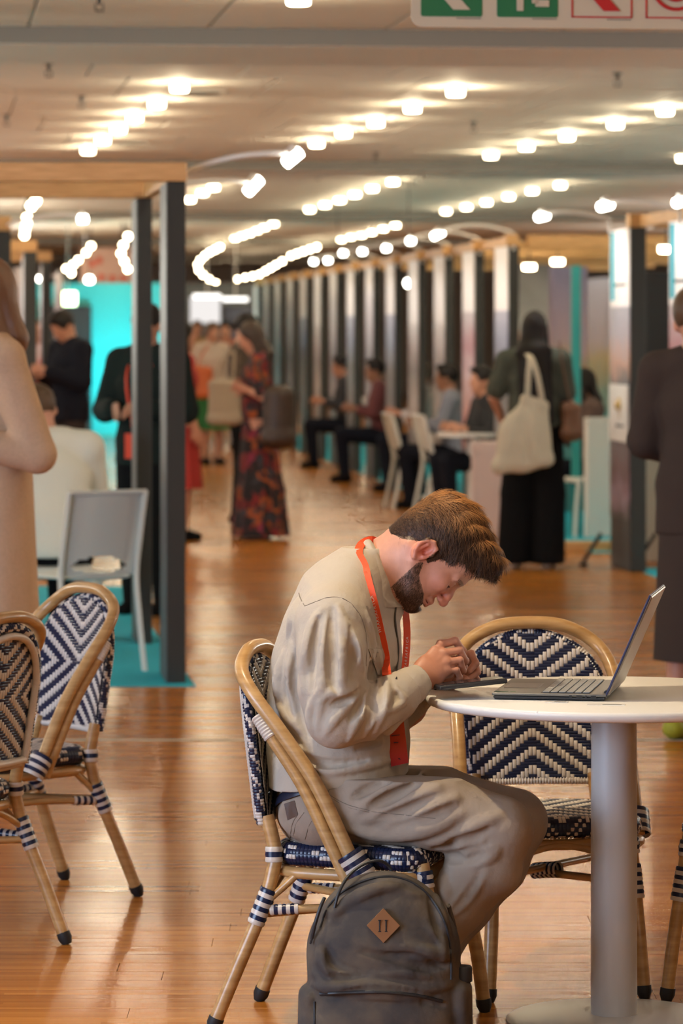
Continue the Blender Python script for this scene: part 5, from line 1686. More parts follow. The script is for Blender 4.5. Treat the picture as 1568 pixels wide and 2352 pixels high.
# ---- trousers
def build_trousers():
    s = SDF(Q(610, 2345, -.36), Q(1290, 1735, .30), .0042)
    s.ell(Q(748, 1853, 0), (.112, .178, .094), None, 0)
    s.seg(Q(765, 1800, 0), Q(760, 1850, 0), (.165, .125), (.175, .115), SIDE, .03)
    s.chain([Q(745, 1850, -.09), Q(850, 1846, -.120), Q(1000, 1862, -.17), Q(1150, 1903, -.19)], [(.090, .096), (.088, .092), (.085, .086), (.070, .071)], SIDE, .02)
    s.chain([Q(1150, 1905, -.19), Q(1112, 1985, -.18), Q(1045, 2080, -.155), Q(985, 2170, -.14), Q(908, 2295, -.11)], [(.068, .071), (.066, .084), (.056, .064), (.052, .056), (.050, .052)], SIDE, .02)
    s.chain([Q(775, 1835, .10), Q(1000, 1845, .06), Q(1182, 1886, .03)], [.095, .086, .072], k=.02)
    s.chain([Q(1182, 1888, .03), Q(1138, 1985, .03), Q(1068, 2080, .035), Q(1005, 2170, .04), Q(952, 2268, .04)], [.072, .070, .060, .053, .050], k=.02)
    U = [([(800, 1790), (860, 1782), (930, 1800)], .010), ([(825, 1860), (870, 1830), (930, 1795), (970, 1775)], .011), ([(840, 1880), (900, 1862), (960, 1835), (1010, 1810)], .010),
         ([(880, 1900), (950, 1885), (1010, 1855), (1050, 1835)], .010), ([(790, 1900), (860, 1915), (930, 1915), (1000, 1900), (1060, 1870)], .010), ([(990, 1935), (1060, 1915), (1110, 1890), (1150, 1875)], .009),
         ([(1040, 1940), (1080, 1928), (1110, 1915)], .010), ([(1060, 1960), (1105, 1945), (1140, 1945)], .010), ([(1085, 1985), (1130, 1965), (1142, 1950)], .008),
         ([(1012, 1995), (1020, 2030), (1030, 2070)], .008), ([(1120, 2000), (1070, 2060), (1020, 2110)], .008), ([(660, 1840), (655, 1880), (680, 1920)], .007), ([(735, 1810), (755, 1850), (770, 1885)], .006)]
    for p, r in U: fold(s, p, r * 1.2, .005, 'u', .016)
    C = [([(812, 1830), (850, 1810), (900, 1790)], .007), ([(850, 1850), (900, 1830), (950, 1805)], .008), ([(870, 1880), (930, 1862), (990, 1832)], .007), ([(900, 1900), (980, 1880), (1040, 1850)], .007),
         ([(1000, 1950), (1050, 1938), (1090, 1925), (1120, 1905)], .009), ([(1050, 1962), (1095, 1950), (1125, 1935)], .006), ([(1070, 1978), (1110, 1962)], .006), ([(1012, 1975), (1040, 1970), (1060, 1975)], .009),
         ([(1100, 2010), (1070, 2060), (1040, 2095)], .006)]
    for p, r in C: fold(s, p, r * 1.2, -.001, 's', .012)
    return s
trs = build_trousers()
trousers = trs.build('trousers', M_TROU, man)
for p in ([(745, 1800), (770, 1790), (800, 1775), (825, 1762)], [(722, 1795), (735, 1810), (790, 1845), (850, 1862)], [(724, 1800), (737, 1816), (792, 1851), (848, 1866)],
          [(850, 1864), (930, 1872), (1000, 1880)], [(665, 1925), (672, 1890), (690, 1862)], [(672, 1925), (680, 1892), (698, 1866)], [(700, 1928), (708, 1900), (716, 1885)], [(775, 1795), (758, 1812), (752, 1822)]):
    surf_tube(trs, p, .0010, 'seam', M_SEAM, trousers)
for (x, y) in ((757, 1807), (847, 1860)):
    h = hit(trs, x, y); b = MB(); b.lathe([(0, -.002), (.0038, -.0015), (.0038, .001), (0, .001)], h, 12, rot=Matrix.Rotation(R(90), 3, 'X')); b.build('rivet', M_BLACK, trousers)
patch(trs, ((652, 1846), (676, 1838), (684, 1872), (660, 1884)), 'leather_patch', mat('brown_leather_patch', (.10, .055, .035), .6), trousers)
# belt
w = [hit(trs, x, y) for x, y in dens([(636, 1842), (646, 1832), (665, 1823), (690, 1814), (715, 1806), (742, 1798)], 4)]
w = [q_ - Vector((.002, .003, 0)) for q_ in w if q_ is not None]
b = MB(); b.tube([w[0] + Vector((.03, .20, .012)), w[0] + Vector((-.002, .10, .006))] + w, .0145, 10, flat=(1, .28), up=(.45, 0, .9)); b.build('belt', mat('navy_belt', (.012, .015, .035), .45), man)
# shoes
def shoe(h, toe, name='shoe'):
    h, toe = Vector(h), Vector(toe)
    s = SDF(Vector((min(h.x, toe.x) - .07, min(h.y, toe.y) - .07, -.003)), Vector((max(h.x, toe.x) + .07, max(h.y, toe.y) + .07, .16)), .005)
    u = (toe - h)
    s.seg(h + Vector((0, 0, .045)), h + u * .35 + Vector((0, 0, .050)), .036, .038, k=.02)
    s.seg(h + u * .35 + Vector((0, 0, .045)), toe - u.normalized() * .03 + Vector((0, 0, .030)), .038, .028, k=.02)
    s.seg(h + Vector((0, 0, .05)), h + u * .1 + Vector((0, 0, .10)), .036, .036, k=.02)
    s.half((0, 0, .012), (0, 0, 1))
    o = s.build(name, mat('brown_suede', (.11, .055, .03), .8) if 'brown_suede' not in MATS else MATS['brown_suede'], man)
    m = MB(); sd = Vector((-u.y, u.x, 0)).normalized()
    prof = []
    for k in range(20):
        a = 2 * math.pi * k / 20; L = u.length / 2 + .012
        prof.append((math.cos(a) * L, math.sin(a) * .042))
    m.prism(prof, h + u / 2 + Vector((0, 0, 0)), u.normalized(), sd, (0, 0, .014)); m.build('sole', M_RUB, o, smooth=False)
hn_ = Q(895, 2400, -.11); shoe((hn_.x, 8.49, 0), (hn_.x + .19, 8.45, 0))
fx_ = P(948, 2300, 8.64).x; shoe((fx_ - .03, 8.64, 0), (fx_ + .125, 8.60, 0))

# ---- lanyard with badge (hangs on him, a thing of its own)
lan = empty('lanyard', Q(850, 1250, 0), 0, 'orange lanyard with white lettering and a red badge round the seated man\'s neck', 'lanyard')
def ribbon(pts, w, name, m, parent, up, th=.0012, loc=lan):
    """a flat strap: up is the direction of its face normal at each point"""
    pts, T, U = frames(pts)
    V, Fc = [], []
    for p, t_ in zip(pts, T):
        n = Vector(up); n = (n - t_ * n.dot(t_)).normalized(); b_ = t_.cross(n)
        for (su, sn) in ((-1, -1), (1, -1), (1, 1), (-1, 1)): V.append(p + b_ * (w / 2 * su) + n * (th / 2 * sn) - loc.location)
    for i in range(len(pts) - 1):
        for k in range(4): l = (k + 1) % 4; Fc.append((i * 4 + k, i * 4 + l, i * 4 + 4 + l, i * 4 + 4 + k))
    Fc += [(0, 1, 2, 3), tuple(range(len(V) - 4, len(V)))]
    b = MB(); b.add(V, Fc); return b.build(name, m, parent, smooth=False)
n1 = [(836, 1300), (843, 1330), (852, 1365), (861, 1400), (870, 1440), (879, 1480), (885, 1515), (888, 1550)]
path = [Q(868, 1246, .045), Q(850, 1242, .01), Q(830, 1250, -.045), Q(823, 1272, -.088)]
for (x, y) in n1:
    h = hit(shirt_s, x, y) or Q(x, y, -.12)
    yy = min(h.y - .005, MY - np.interp(y, [1300, 1330, 1365, 1400, 1550], [.112, .122, .128, .125, .10]))
    path.append(P(x, y, yy))
path += [Q(893, 1590, -.095), Q(900, 1640, -.100)]
near_path = spline(path, 5)
ribbon(near_path, .0215, 'ribbon', M_ORANGE, lan, (-.25, -1, .1))
fp = [Q(868, 1246, .045), Q(900, 1300, .075), Q(922, 1370, .045), Q(930, 1400, .012), Q(934, 1440, -.010), Q(934, 1480, -.022), Q(931, 1520, -.040), Q(927, 1560, -.060), Q(918, 1610, -.085), Q(912, 1640, -.100)]
far_path = spline(fp, 5)
ribbon(far_path, .020, 'ribbon', M_ORANGE, lan, (.62, -.78, .1))
def text_mesh(s, size):
    c = bpy.data.curves.new('t', 'FONT'); c.body = s; c.size = size; c.extrude = .0002; c.align_x = 'CENTER'; c.align_y = 'CENTER'
    o = bpy.data.objects.new('t', c); COL.objects.link(o)
    bpy.context.view_layer.update()
    me = bpy.data.meshes.new_from_object(o.evaluated_get(bpy.context.evaluated_depsgraph_get()))
    V = [v.co.copy() for v in me.vertices]; Fc = [tuple(p.vertices) for p in me.polygons]
    bpy.data.objects.remove(o); return V, Fc
def letters_on(path, s, size, y0, y1, up, name):
    """letters standing across the strap, read from below to above"""
    b = MB()
    n = len(s)
    for i, ch in enumerate(s):
        yy = y0 + (y1 - y0) * i / (n - 1)
        zt_ = None
        for p, q in zip(path[:-1], path[1:]):
            ya = 757 + (EYE - p.z) * F / p.y; yb = 757 + (EYE - q.z) * F / q.y
            if min(ya, yb) <= yy <= max(ya, yb): zt_ = p.lerp(q, (yy - ya) / (yb - ya + 1e-9)); t_ = (p - q).normalized(); break
        if zt_ is None: continue
        nn = Vector(up); nn = (nn - t_ * nn.dot(t_)).normalized(); up2 = nn.cross(t_)
        V, Fc = text_mesh(ch, size)
        b.add([zt_ + nn * .0012 + t_ * v.x + up2 * v.y + nn * v.z - lan.location for v in V], Fc)
    return b.build(name, M_INK, lan, smooth=False)
letters_on(near_path, 'WEAREAFRICA', .0115, 1448, 1372, (-.25, -1, .1), 'lettering')
letters_on(far_path, 'WEAREAFRICA', .0100, 1540, 1466, (.62, -.78, .1), 'lettering')
c = [Q(886, 1648, -.118), Q(925, 1640, -.112), Q(938, 1752, -.120), Q(898, 1761, -.126)]
b = MB(); n_ = 8; V = []; Fc = []
for i in range(n_ + 1):
    t_ = i / n_
    l_, r_ = c[0].lerp(c[3], t_), c[1].lerp(c[2], t_)
    for q_ in (l_, r_, r_ + Vector((0, .003, 0)), l_ + Vector((0, .003, 0))): V.append(q_ - lan.location)
for i in range(n_):
    for k in range(4): l = (k + 1) % 4; Fc.append((i * 4 + k, i * 4 + l, i * 4 + 4 + l, i * 4 + 4 + k))
Fc += [(0, 1, 2, 3), tuple(range(len(V) - 4, len(V)))]
b.add(V, Fc)
def badge_mat():
    m = mat('badge_print', (.80, .12, .03), .65, spec=.2); nt = m.node_tree; bs = nt.nodes['Principled BSDF']
    tc = nt.nodes.new('ShaderNodeTexCoord'); sp = nt.nodes.new('ShaderNodeSeparateXYZ'); mr = nt.nodes.new('ShaderNodeMapRange'); rp = nt.nodes.new('ShaderNodeValToRGB')
    mr.inputs['From Min'].default_value = -.51; mr.inputs['From Max'].default_value = -.385
    rp.color_ramp.elements[0].color = (.30, .006, .012, 1); rp.color_ramp.elements[1].color = (.60, .085, .015, 1)
    nt.links.new(tc.outputs['Object'], sp.inputs[0]); nt.links.new(sp.outputs[2], mr.inputs[0]); nt.links.new(mr.outputs[0], rp.inputs[0]); nt.links.new(rp.outputs[0], bs.inputs['Base Color'])
    return m
bd = b.build('badge', badge_mat(), lan, smooth=False)
b = MB()
for (x0, y0, x1, y1) in ((896, 1664, 914, 1661), (898, 1690, 918, 1688), (904, 1705, 914, 1706), (915, 1742, 919, 1744)):
    b.tube([Q(x0, y0, -.1235) - lan.location, Q(x1, y1, -.1215) - lan.location], .0012, 6)
b.build('badge_lettering', mat('badge_ink', (.12, .02, .02), .5), bd)
b = MB(); b.tube([Q(906, 1636, -.104) - lan.location, Q(906, 1650, -.112) - lan.location], .004, 8); b.build('clip', M_CHROME, lan)
# watch strap on the far wrist
b = MB(); cpos = Q(1003, 1572, .114)
pts = []
for k in range(20):
    a = 2 * math.pi * k / 20
    pts.append(cpos + Vector((0, 1, 0)) * .027 * math.cos(a) + Vector((.42, 0, .90)) * .027 * math.sin(a))
b.tube(pts, .007, 8, closed=True, cap=False, flat=(.35, 1)); tag(b.build('watch_strap', M_LBLK), 'black strap on the far wrist of the seated man', 'watch')
# ------------------------------------------------------------------ backpack leaning by the chair
BY = 8.19
def B_(x, y, d=0.0): return P(x, y, BY + d)
M_PACK = mat('grey_canvas', (.075, .066, .062), 0.95, spec=.2, noise=.22, nscale=14, col2=(.125, .098, .072), bump=.5, bscale=45, bdist=.004)
bs = SDF(B_(660, 2470, -.17), B_(1110, 1970, .12), .0042)
bs.d0 = -.68
XL = (1, 0, 0)
bs.ell(B_(880, 2165, .0), (.156, .078, .158), None, 0)
bs.seg(B_(882, 2170, .0), B_(880, 2405, -.01), (.160, .080), (.162, .082), XL, .03)
bs.seg(B_(770, 2200, 0), B_(770, 2405, -.01), .048, .050, k=.03)
bs.seg(B_(990, 2200, 0), B_(995, 2405, -.01), .048, .050, k=.03)
bs.seg(B_(880, 2345, -.050), B_(880, 2405, -.052), (.150, .050), (.150, .055), XL, .012)
bs.seg(B_(712, 2285, .0), B_(712, 2405, .0), (.026, .050), (.028, .055), XL, .006)
bs.seg(B_(1055, 2275, .0), B_(1055, 2405, .0), (.028, .050), (.030, .055), XL, .006)
for p, r in (([(725, 2235), (760, 2262), (860, 2272), (960, 2276), (1030, 2262)], .020), ([(760, 2120), (800, 2070), (880, 2040), (960, 2060)], .012), ([(735, 2160), (745, 2215), (790, 2250)], .012), ([(930, 2210), (985, 2190), (1040, 2195)], .013), ([(1000, 2040), (1010, 2100), (1030, 2150)], .012), ([(740, 2190), (760, 2230), (810, 2225)], .010), ([(900, 2170), (960, 2180), (1030, 2200)], .009), ([(720, 2262), (760, 2270), (830, 2268)], .010),
             ([(800, 2080), (860, 2045), (920, 2035)], .009), ([(770, 2290), (880, 2285), (1000, 2300)], .010), ([(745, 2100), (790, 2090)], .008), ([(980, 2130), (1010, 2160), (1020, 2210)], .008), ([(850, 2240), (930, 2235), (1010, 2250)], .009)):
    fold(bs, p, r, .004, 'u', .010)
for p, r in (([(740, 2290), (830, 2294), (930, 2296), (1015, 2308)], .010), ([(830, 2185), (900, 2200), (980, 2222), (1030, 2215)], .009), ([(752, 2175), (770, 2215), (830, 2232)], .008), ([(780, 2278), (880, 2272), (1000, 2286)], .006), ([(985, 2060), (1000, 2120), (1015, 2160)], .006), ([(745, 2205), (775, 2245), (840, 2240)], .006), ([(890, 2190), (960, 2200), (1020, 2222)], .006), ([(780, 2060), (830, 2030), (880, 2022)], .005)):
    fold(bs, p, r, -.001, 's', .008)
bs.half((0, 0, .004), (0, 0, 1))
pack = bs.build('backpack', M_PACK)
tag(pack, 'grey canvas backpack with a tan diamond patch on the floor beside the chair', 'backpack')
def pline(pts, r, name, m, off=.002, seg=8, flat=None):
    w = [hit(bs, x, y) for x, y in dens(pts, 5)]
    w = [q - Vector((0, off, 0)) for q in w if q is not None]
    b = MB(); b.tube(w, r, seg, flat=flat, up=(0, 1, 0)); return b.build(name, m, pack)
pline([(735, 2130), (752, 2085), (790, 2045), (850, 2018), (910, 2014), (965, 2038), (1005, 2085), (1028, 2140), (1036, 2200), (1036, 2250)], .0028, 'zip', M_LBLK)
pline([(722, 2300), (722, 2352), (722, 2400)], .0025, 'pocket_zip', M_LBLK)
pline([(735, 2283), (800, 2280), (880, 2279), (960, 2287), (1015, 2300)], .0042, 'pocket_zip', M_LBLK, .001)
# diamond patch
M_TAN = mat('tan_leather', (.27, .115, .04), .55, bump=.1, bscale=300)
h = hit(bs, 880, 2125)
b = MB(); b.prism([(0, -.037), (.036, 0), (0, .037), (-.036, 0)], (h.x, h.y - .009, h.z), (1, 0, 0), (0, .12, .99), (0, .010, 0)); pt = b.build('diamond_patch', M_TAN, pack, smooth=False)
for dx in (-.008, .006):
    b = MB(); b.box((h.x + dx, h.y - .010, h.z), (.0032, .002, .026), bev=.0008); b.box((h.x + dx, h.y - .010, h.z + .012), (.006, .002, .002)); b.box((h.x + dx, h.y - .010, h.z - .012), (.006, .002, .002)); b.build('slot', M_LBLK, pt, smooth=False)
# grab handle and side straps
b = MB(); b.tube(spline([B_(768, 2085, -.055), B_(778, 2050, -.05), B_(800, 2012, -.03), B_(835, 1985, -.01), B_(870, 1977, 0), B_(893, 1990, .01), B_(902, 2012, .01)], 6), .0035, 8); b.build('grab_handle', M_LBLK, pack)
b = MB(); b.tube(spline([B_(745, 2062, -.04), B_(735, 2085, -.05), B_(724, 2120, -.05), B_(716, 2155, -.04)], 5), .004, 8); b.tube([B_(716, 2155, -.04), B_(712, 2168, -.04)], .0025, 6); b.build('zip_pull', M_LBLK, pack)
b = MB(); b.tube(spline([B_(1044, 2170, 0), B_(1050, 2195, 0), B_(1056, 2215, 0), B_(1050, 2235, 0)], 5), .0025, 8); b.build('side_cord', M_LBLK, pack)
b = MB(); b.tube(spline([B_(1030, 2080, .05), B_(1048, 2160, .06), B_(1050, 2300, .06), B_(1030, 2400, .05)], 6), .016, 10, flat=(.3, 1)); b.tube(spline([B_(735, 2090, .05), B_(716, 2170, .06), B_(712, 2300, .06), B_(730, 2400, .05)], 6), .016, 10, flat=(.3, 1)); b.build('shoulder_strap', M_PACK, pack)
# black bottle in the side pocket
q = B_(1062, 2262, 0)
b = MB(); b.lathe([(0, -.14), (.020, -.14), (.021, -.005), (.0175, .004), (.0175, .006), (.0215, .008), (.0215, .038), (.019, .042), (0, .042)], q, 24)
o = b.build('flask', M_LBLK); tag(o, 'black flask with a ribbed cap in the side pocket of the backpack', 'bottle')

# ------------------------------------------------------------------ people in the hall
SK = [(.60, .30, .20), (.50, .24, .15), (.30, .14, .08), (.16, .075, .045)]
def V3(*a): return np.array(a, float)
class Figure:
    """a person in local axes: x forward, y to the left, z up; one body mesh, clothes and hair as children"""
    def __init__(s, label, loc, rz, H=1.7, J=None, skin=0, h=.011, name='person'):
        k = H / 1.7
        j = dict(pelvis=(0, 0, .96), waist=(0, 0, 1.07), chest=(.01, 0, 1.26), neck=(-.01, 0, 1.43), head=(.02, 0, 1.585),
                 shL=(-.01, .175, 1.385), shR=(-.01, -.175, 1.385), elL=(-.03, .225, 1.12), elR=(-.03, -.225, 1.12), wrL=(.05, .235, .88), wrR=(.05, -.235, .88),
                 hipL=(0, .085, .92), hipR=(0, -.085, .92), knL=(.02, .095, .50), knR=(.02, -.095, .50), anL=(-.02, .095, .085), anR=(-.02, -.095, .085))
        j.update(J or {})
        s.J = {a: V3(*b) * k for a, b in j.items()}
        s.k, s.h, s.label = k, h, label
        s.hd = V3(*(J or {}).get('face', (1, 0, 0))); s.hd = s.hd / np.linalg.norm(s.hd)
        if 'face' in s.J: del s.J['face']
        s.loc, s.rz = loc, rz
        up = s.J['head'] - s.J['neck']; up /= np.linalg.norm(up)
        f = s.hd - up * s.hd.dot(up) * .0; f = f / np.linalg.norm(f)
        u = up - f * up.dot(f); u /= np.linalg.norm(u)
        s.f, s.u, s.s_ = f, u, np.cross(u, f)
        pts = np.array(list(s.J.values()))
        s.lo, s.hi = pts.min(0) - .30, pts.max(0) + .30
        s.lo[2] = -.01
        s.body(SK[skin])
    def sdf(s, h=None): return SDF(s.lo, s.hi, h or s.h)
    def hpt(s, a, b, c=0): return s.J['head'] + (s.u * a + s.f * b + s.s_ * c) * s.k
    def body(s, col):
        J, k = s.J, s.k
        D = s.sdf()
        R3 = [list(s.u), list(s.f), list(s.s_)]
        D.ell(s.hpt(.025, -.008), (.095 * k, .098 * k, .076 * k), R3, 0)
        D.ell(s.hpt(-.045, .035), (.075 * k, .055 * k, .056 * k), R3, .03)
        D.ell(s.hpt(-.090, .060), (.02 * k, .02 * k, .022 * k), R3, .02)
        D.seg(s.hpt(.01, .088), s.hpt(-.025, .108), .010, .012, k=.012)
        for q in (-1, 1):
            D.ell(s.hpt(-.01, -.01, .078 * q), (.030 * k, .017 * k, .010 * k), R3, .008)
            D.ell(s.hpt(.005, .098, .031 * q), (.010, .010, .014), R3, .010, 's')
        D.seg(s.hpt(-.05, .078, -.02), s.hpt(-.05, .078, .02), .012, .012, k=.012)
        D.seg(s.hpt(-.05, -.015), J['neck'], .054 * k, .056 * k, k=.03)
        D.seg(J['neck'], J['chest'], (.09 * k, .055 * k), (.15 * k, .095 * k), (0, 1, 0), .04)
        D.seg(J['chest'], J['waist'], (.15 * k, .10 * k), (.125 * k, .09 * k), (0, 1, 0), .04)
        D.seg(J['waist'], J['pelvis'], (.125 * k, .09 * k), (.155 * k, .105 * k), (0, 1, 0), .04)
        V, Fq = None, None
        for q in 'LR':
            D.seg(J['neck'] * .6 + J['sh' + q] * .4, J['sh' + q], .045 * k, .050 * k, k=.04)
            D.chain([J['sh' + q], J['el' + q], J['wr' + q]], [.046 * k, .038 * k, .026 * k], k=.02)
            D.chain([J['hip' + q], J['kn' + q], J['an' + q]], [.082 * k, .055 * k, .040 * k], k=.03)
            a = J['an' + q]; D.seg((a[0] - .03, a[1], .035), (a[0] + .13, a[1], .030), .032, .026, k=.02)
        V, Fq = D.mesh(); V = smooth_mesh(V, Fq)
        VV, FF, off = [V], [Fq], len(V)
        for q in 'LR':
            hV_, hF_ = s.hand(J['el' + q], J['wr' + q], -1 if q == 'L' else 1)
            VV.append(hV_); FF.append(hF_ + off); off += len(hV_)
        VV = np.concatenate(VV); FF = np.concatenate(FF)
        c = np.tile(np.array(col), (len(VV), 1))
        m_ = M_SKIN
        s.o = newmesh('person', VV, FF, m_, None, True, None, None, c)
        s.o.location = s.loc; s.o.rotation_euler = (0, 0, R(s.rz))
        tag(s.o, s.label, 'person')
    def hand(s, el, wr, side):
        d = wr - el; d /= np.linalg.norm(d)
        n = np.cross(d, V3(0, 0, 1)); n = n / (np.linalg.norm(n) + 1e-6) if np.linalg.norm(n) > .2 else V3(0, side, 0)
        n = n - d * n.dot(d); n /= np.linalg.norm(n)
        w = np.cross(d, n)                       # across the palm
        c = n * -1.0 * side if abs(d[2]) > .7 else V3(0, 0, -1.0)
        D = SDF(wr - .15, wr + .15, .0055)
        k = s.k
        p0 = wr + d * .02; p1 = wr + d * .075 * k
        D.seg(wr - d * .03, p0, (.026, .021), (.028, .016), w, 0)
        D.seg(p0, p1, (.030, .015), (.037, .012), w, .01)
        for i in range(4):
            b0 = p1 + w * (.028 - .0185 * i) * k
            L = (.040, .045, .042, .033)[i] * k
            e1 = b0 + d * L + c * .006; e2 = e1 + d * L * .45 + c * L * .55
            D.chain([b0, e1, e2], [.0088, .0082, .0070], k=.003)
        t0 = p0 + w * .026 * k
        D.chain([t0, t0 + d * .035 + w * .022 + c * .008, t0 + d * .065 + w * .024 + c * .018], [.013, .0105, .0085], k=.006)
        V, Fq = D.mesh(); return smooth_mesh(V, Fq), Fq
    def put(s, D, name, m, relax=1): return D.build(name, m, s.o, relax=relax)
    def top(s, m, name='top', infl=.014, z=None, sleeve=1.0, hem=None, collar=False, loose=0.0):
        J, k = s.J, s.k; D = s.sdf(); i = infl
        D.seg(J['neck'] - (J['neck'] - J['chest']) * .12, J['chest'], ((.085 + i) * k, (.058 + i) * k), ((.155 + i) * k, (.10 + i) * k), (0, 1, 0), .03)
        D.seg(J['chest'], J['waist'], ((.155 + i) * k, (.102 + i) * k), ((.132 + i + loose) * k, (.095 + i + loose) * k), (0, 1, 0), .04)
        D.seg(J['waist'], J['pelvis'], ((.132 + i + loose) * k, (.095 + i + loose) * k), ((.160 + i + loose) * k, (.11 + i + loose) * k), (0, 1, 0), .04)
        if hem is not None:
            e = J['pelvis'].copy(); e[2] = hem; D.seg(J['pelvis'], e, ((.160 + i + loose) * k, (.11 + i + loose) * k), ((.165 + i + loose) * k, (.118 + i + loose) * k), (0, 1, 0), .02)
        for q in 'LR':
            D.seg(J['neck'] * .55 + J['sh' + q] * .45, J['sh' + q], (.050 + i) * k, (.056 + i) * k, k=.045)
            e = J['sh' + q] + (J['el' + q] - J['sh' + q]) * min(1, sleeve * 2)
            D.seg(J['sh' + q], e, (.055 + i) * k, (.048 + i) * k, k=.02)
            if sleeve > .5:
                e2 = J['el' + q] + (J['wr' + q] - J['el' + q]) * (sleeve - .5) * 2
                D.seg(e, e2, (.048 + i) * k, (.034 + i) * k, k=.015)
        zc = (hem if hem is not None else J['pelvis'][2] - .02)
        if z is not None: zc = z
        D.half((0, 0, zc), (0, 0, 1))
        return s.put(D, name, m)
    def legs(s, m, name='trousers', infl=.012, zend=.06, wide=0.0):
        J, k = s.J, s.k; D = s.sdf(); i = infl
        D.seg(J['waist'] * .3 + J['pelvis'] * .7, J['pelvis'], ((.14 + i) * k, (.10 + i) * k), ((.160 + i) * k, (.112 + i) * k), (0, 1, 0), 0)
        for q in 'LR':
            D.chain([J['hip' + q], J['kn' + q], J['an' + q] - V3(0, 0, .03)], [(.086 + i) * k, (.062 + i + wide * .6) * k, (.046 + i + wide) * k], k=.02)
        D.half((0, 0, zend), (0, 0, 1))
        return s.put(D, name, m)
    def skirt(s, m, ztop, zbot, rt, rb, name='skirt', waves=0, depth=.012, xoff=0.0, tiers=()):
        """a hanging surface of cloth with folds, closed at the hem"""
        b = MB(); n = 64; rows = 14; V = []; Fc = []
        for r_ in range(rows + 1):
            t = r_ / rows; z = ztop + (zbot - ztop) * t
            bump = sum(.018 * math.exp(-((z - q) / .02) ** 2) for q in tiers)
            for c in range(n):
                a = 2 * math.pi * c / n
                rr = rt + (rb - rt) * t + depth * t * (math.sin(a * waves) + .5 * math.sin(a * waves * 1.7 + 1)) + bump
                V.append((s.J['pelvis'][0] * (1 - t) + xoff * t + rr * .78 * math.cos(a), s.J['pelvis'][1] + rr * math.sin(a), z))
        for r_ in range(rows):
            for c in range(n): d = (c + 1) % n; Fc.append((r_ * n + c, (r_ + 1) * n + c, (r_ + 1) * n + d, r_ * n + d))
        Fc.append(tuple(range(n))); Fc.append(tuple(rows * n + c for c in range(n - 1, -1, -1)))
        b.add(V, Fc); return b.build(name, m, s.o, sharp=70)
    def hair(s, m, style='short', zend=1.2, behind=.03):
        D = s.sdf(.008); k = s.k; R3 = [list(s.u), list(s.f), list(s.s_)]
        D.ell(s.hpt(.035, -.014), (.098 * k, .100 * k, .084 * k), R3, 0)
        D.ell(s.hpt(-.01, .105), (.085 * k, .075 * k, .068 * k), R3, .012, 's')
        if style == 'short':
            D.ell(s.hpt(.095, .05), (.030, .05, .06), R3, .02)
            D.half(s.hpt(-.045, 0), s.u + s.f * -.5)
        elif style == 'bun':
            D.ell(s.hpt(-.005, -.105), (.035, .035, .035), R3, .01); D.half(s.hpt(-.055, 0), s.u)
        else:
            b0 = s.hpt(.0, -.05); e = V3(s.J['neck'][0] - .07 - behind, s.J['neck'][1], zend)
            mid = V3(s.J['neck'][0] - .07, s.J['neck'][1], s.J['neck'][2] + .02)
            D.chain([b0, mid, e], [(.078 * k, .055), (.095 * k, .045), (.07 * k, .025)], (0, 1, 0), .03)
            if behind >= .05: D.chain([mid + V3(0, -.03, 0), e + V3(0, -.07, .0)], [(.10 * k, .05), (.10 * k, .03)], (0, 1, 0), .03)
            for q in (-1, 1): D.seg(s.hpt(0, .0, .07 * q), s.hpt(-.16, .005, .085 * q), .022, .025, k=.02)
        return s.put(D, 'hair', m, 2)
    def shoes(s, m, L=.13):
        for q in 'LR':
            a = s.J['an' + q]; D = SDF((a[0] - .10, a[1] - .07, -.005), (a[0] + L + .08, a[1] + .07, .14), .006)
            D.seg((a[0] - .035, a[1], .045), (a[0] + .05, a[1], .045), .042, .042, k=0); D.seg((a[0] + .05, a[1], .04), (a[0] + L, a[1], .032), .042, .032, k=.02)
            D.half((0, 0, .001), (0, 0, 1))
            D.build('shoe', m, s.o)
    def lanyard(s, m, zb=1.0, x=.125):
        J = s.J; b = MB(); k = s.k
        for q in (-1, 1):
            b.tube(spline([J['neck'] + V3(-.07, 0, .02), J['neck'] + V3(-.02, .075 * q, .01), J['chest'] + V3(.125, .06 * q, .04), V3(J['chest'][0] + x, 0, zb)], 5), .008, 6)
        b.build('neck_strap', m, s.o)
        b = MB(); b.box((J['chest'][0] + x + .01, 0, zb - .07), (.004, .10, .14)); return b.build('badge', m, s.o, smooth=False)

def bag(label, loc, rz, w, d, h, m, straps=(), name='tote_bag', flare=.0, strap_r=.011, strap_m=None):
    t = empty(name, loc, R(rz), label, 'bag')
    D = SDF((-w, -d - .1, -.02), (w, d + .1, h + .08), max(.007, h / 50))
    D.seg((0, 0, d * .5), (0, 0, h - d * .4), (w / 2 + flare, d / 2), (w / 2 - .01, d / 2), (1, 0, 0), 0)
    D.seg((-w / 2 + d / 2 - flare, 0, d * .5), (w / 2 - d / 2 + flare, 0, d * .5), d / 2, d / 2, k=.03)
    D.seg((-w / 2 + d / 2, 0, h - d * .3), (w / 2 - d / 2, 0, h - d * .3), d * .35, d * .35, k=.03)
    D.build('bag_body', m, t)
    for st in straps:
        b = MB(); b.tube(spline([Vector(p) for p in st], 6), strap_r, 8, flat=(1, .3)); b.build('strap', strap_m or m, t)
    return t
def at(x, Y): return ((x - 784) / F * Y, Y, 0)

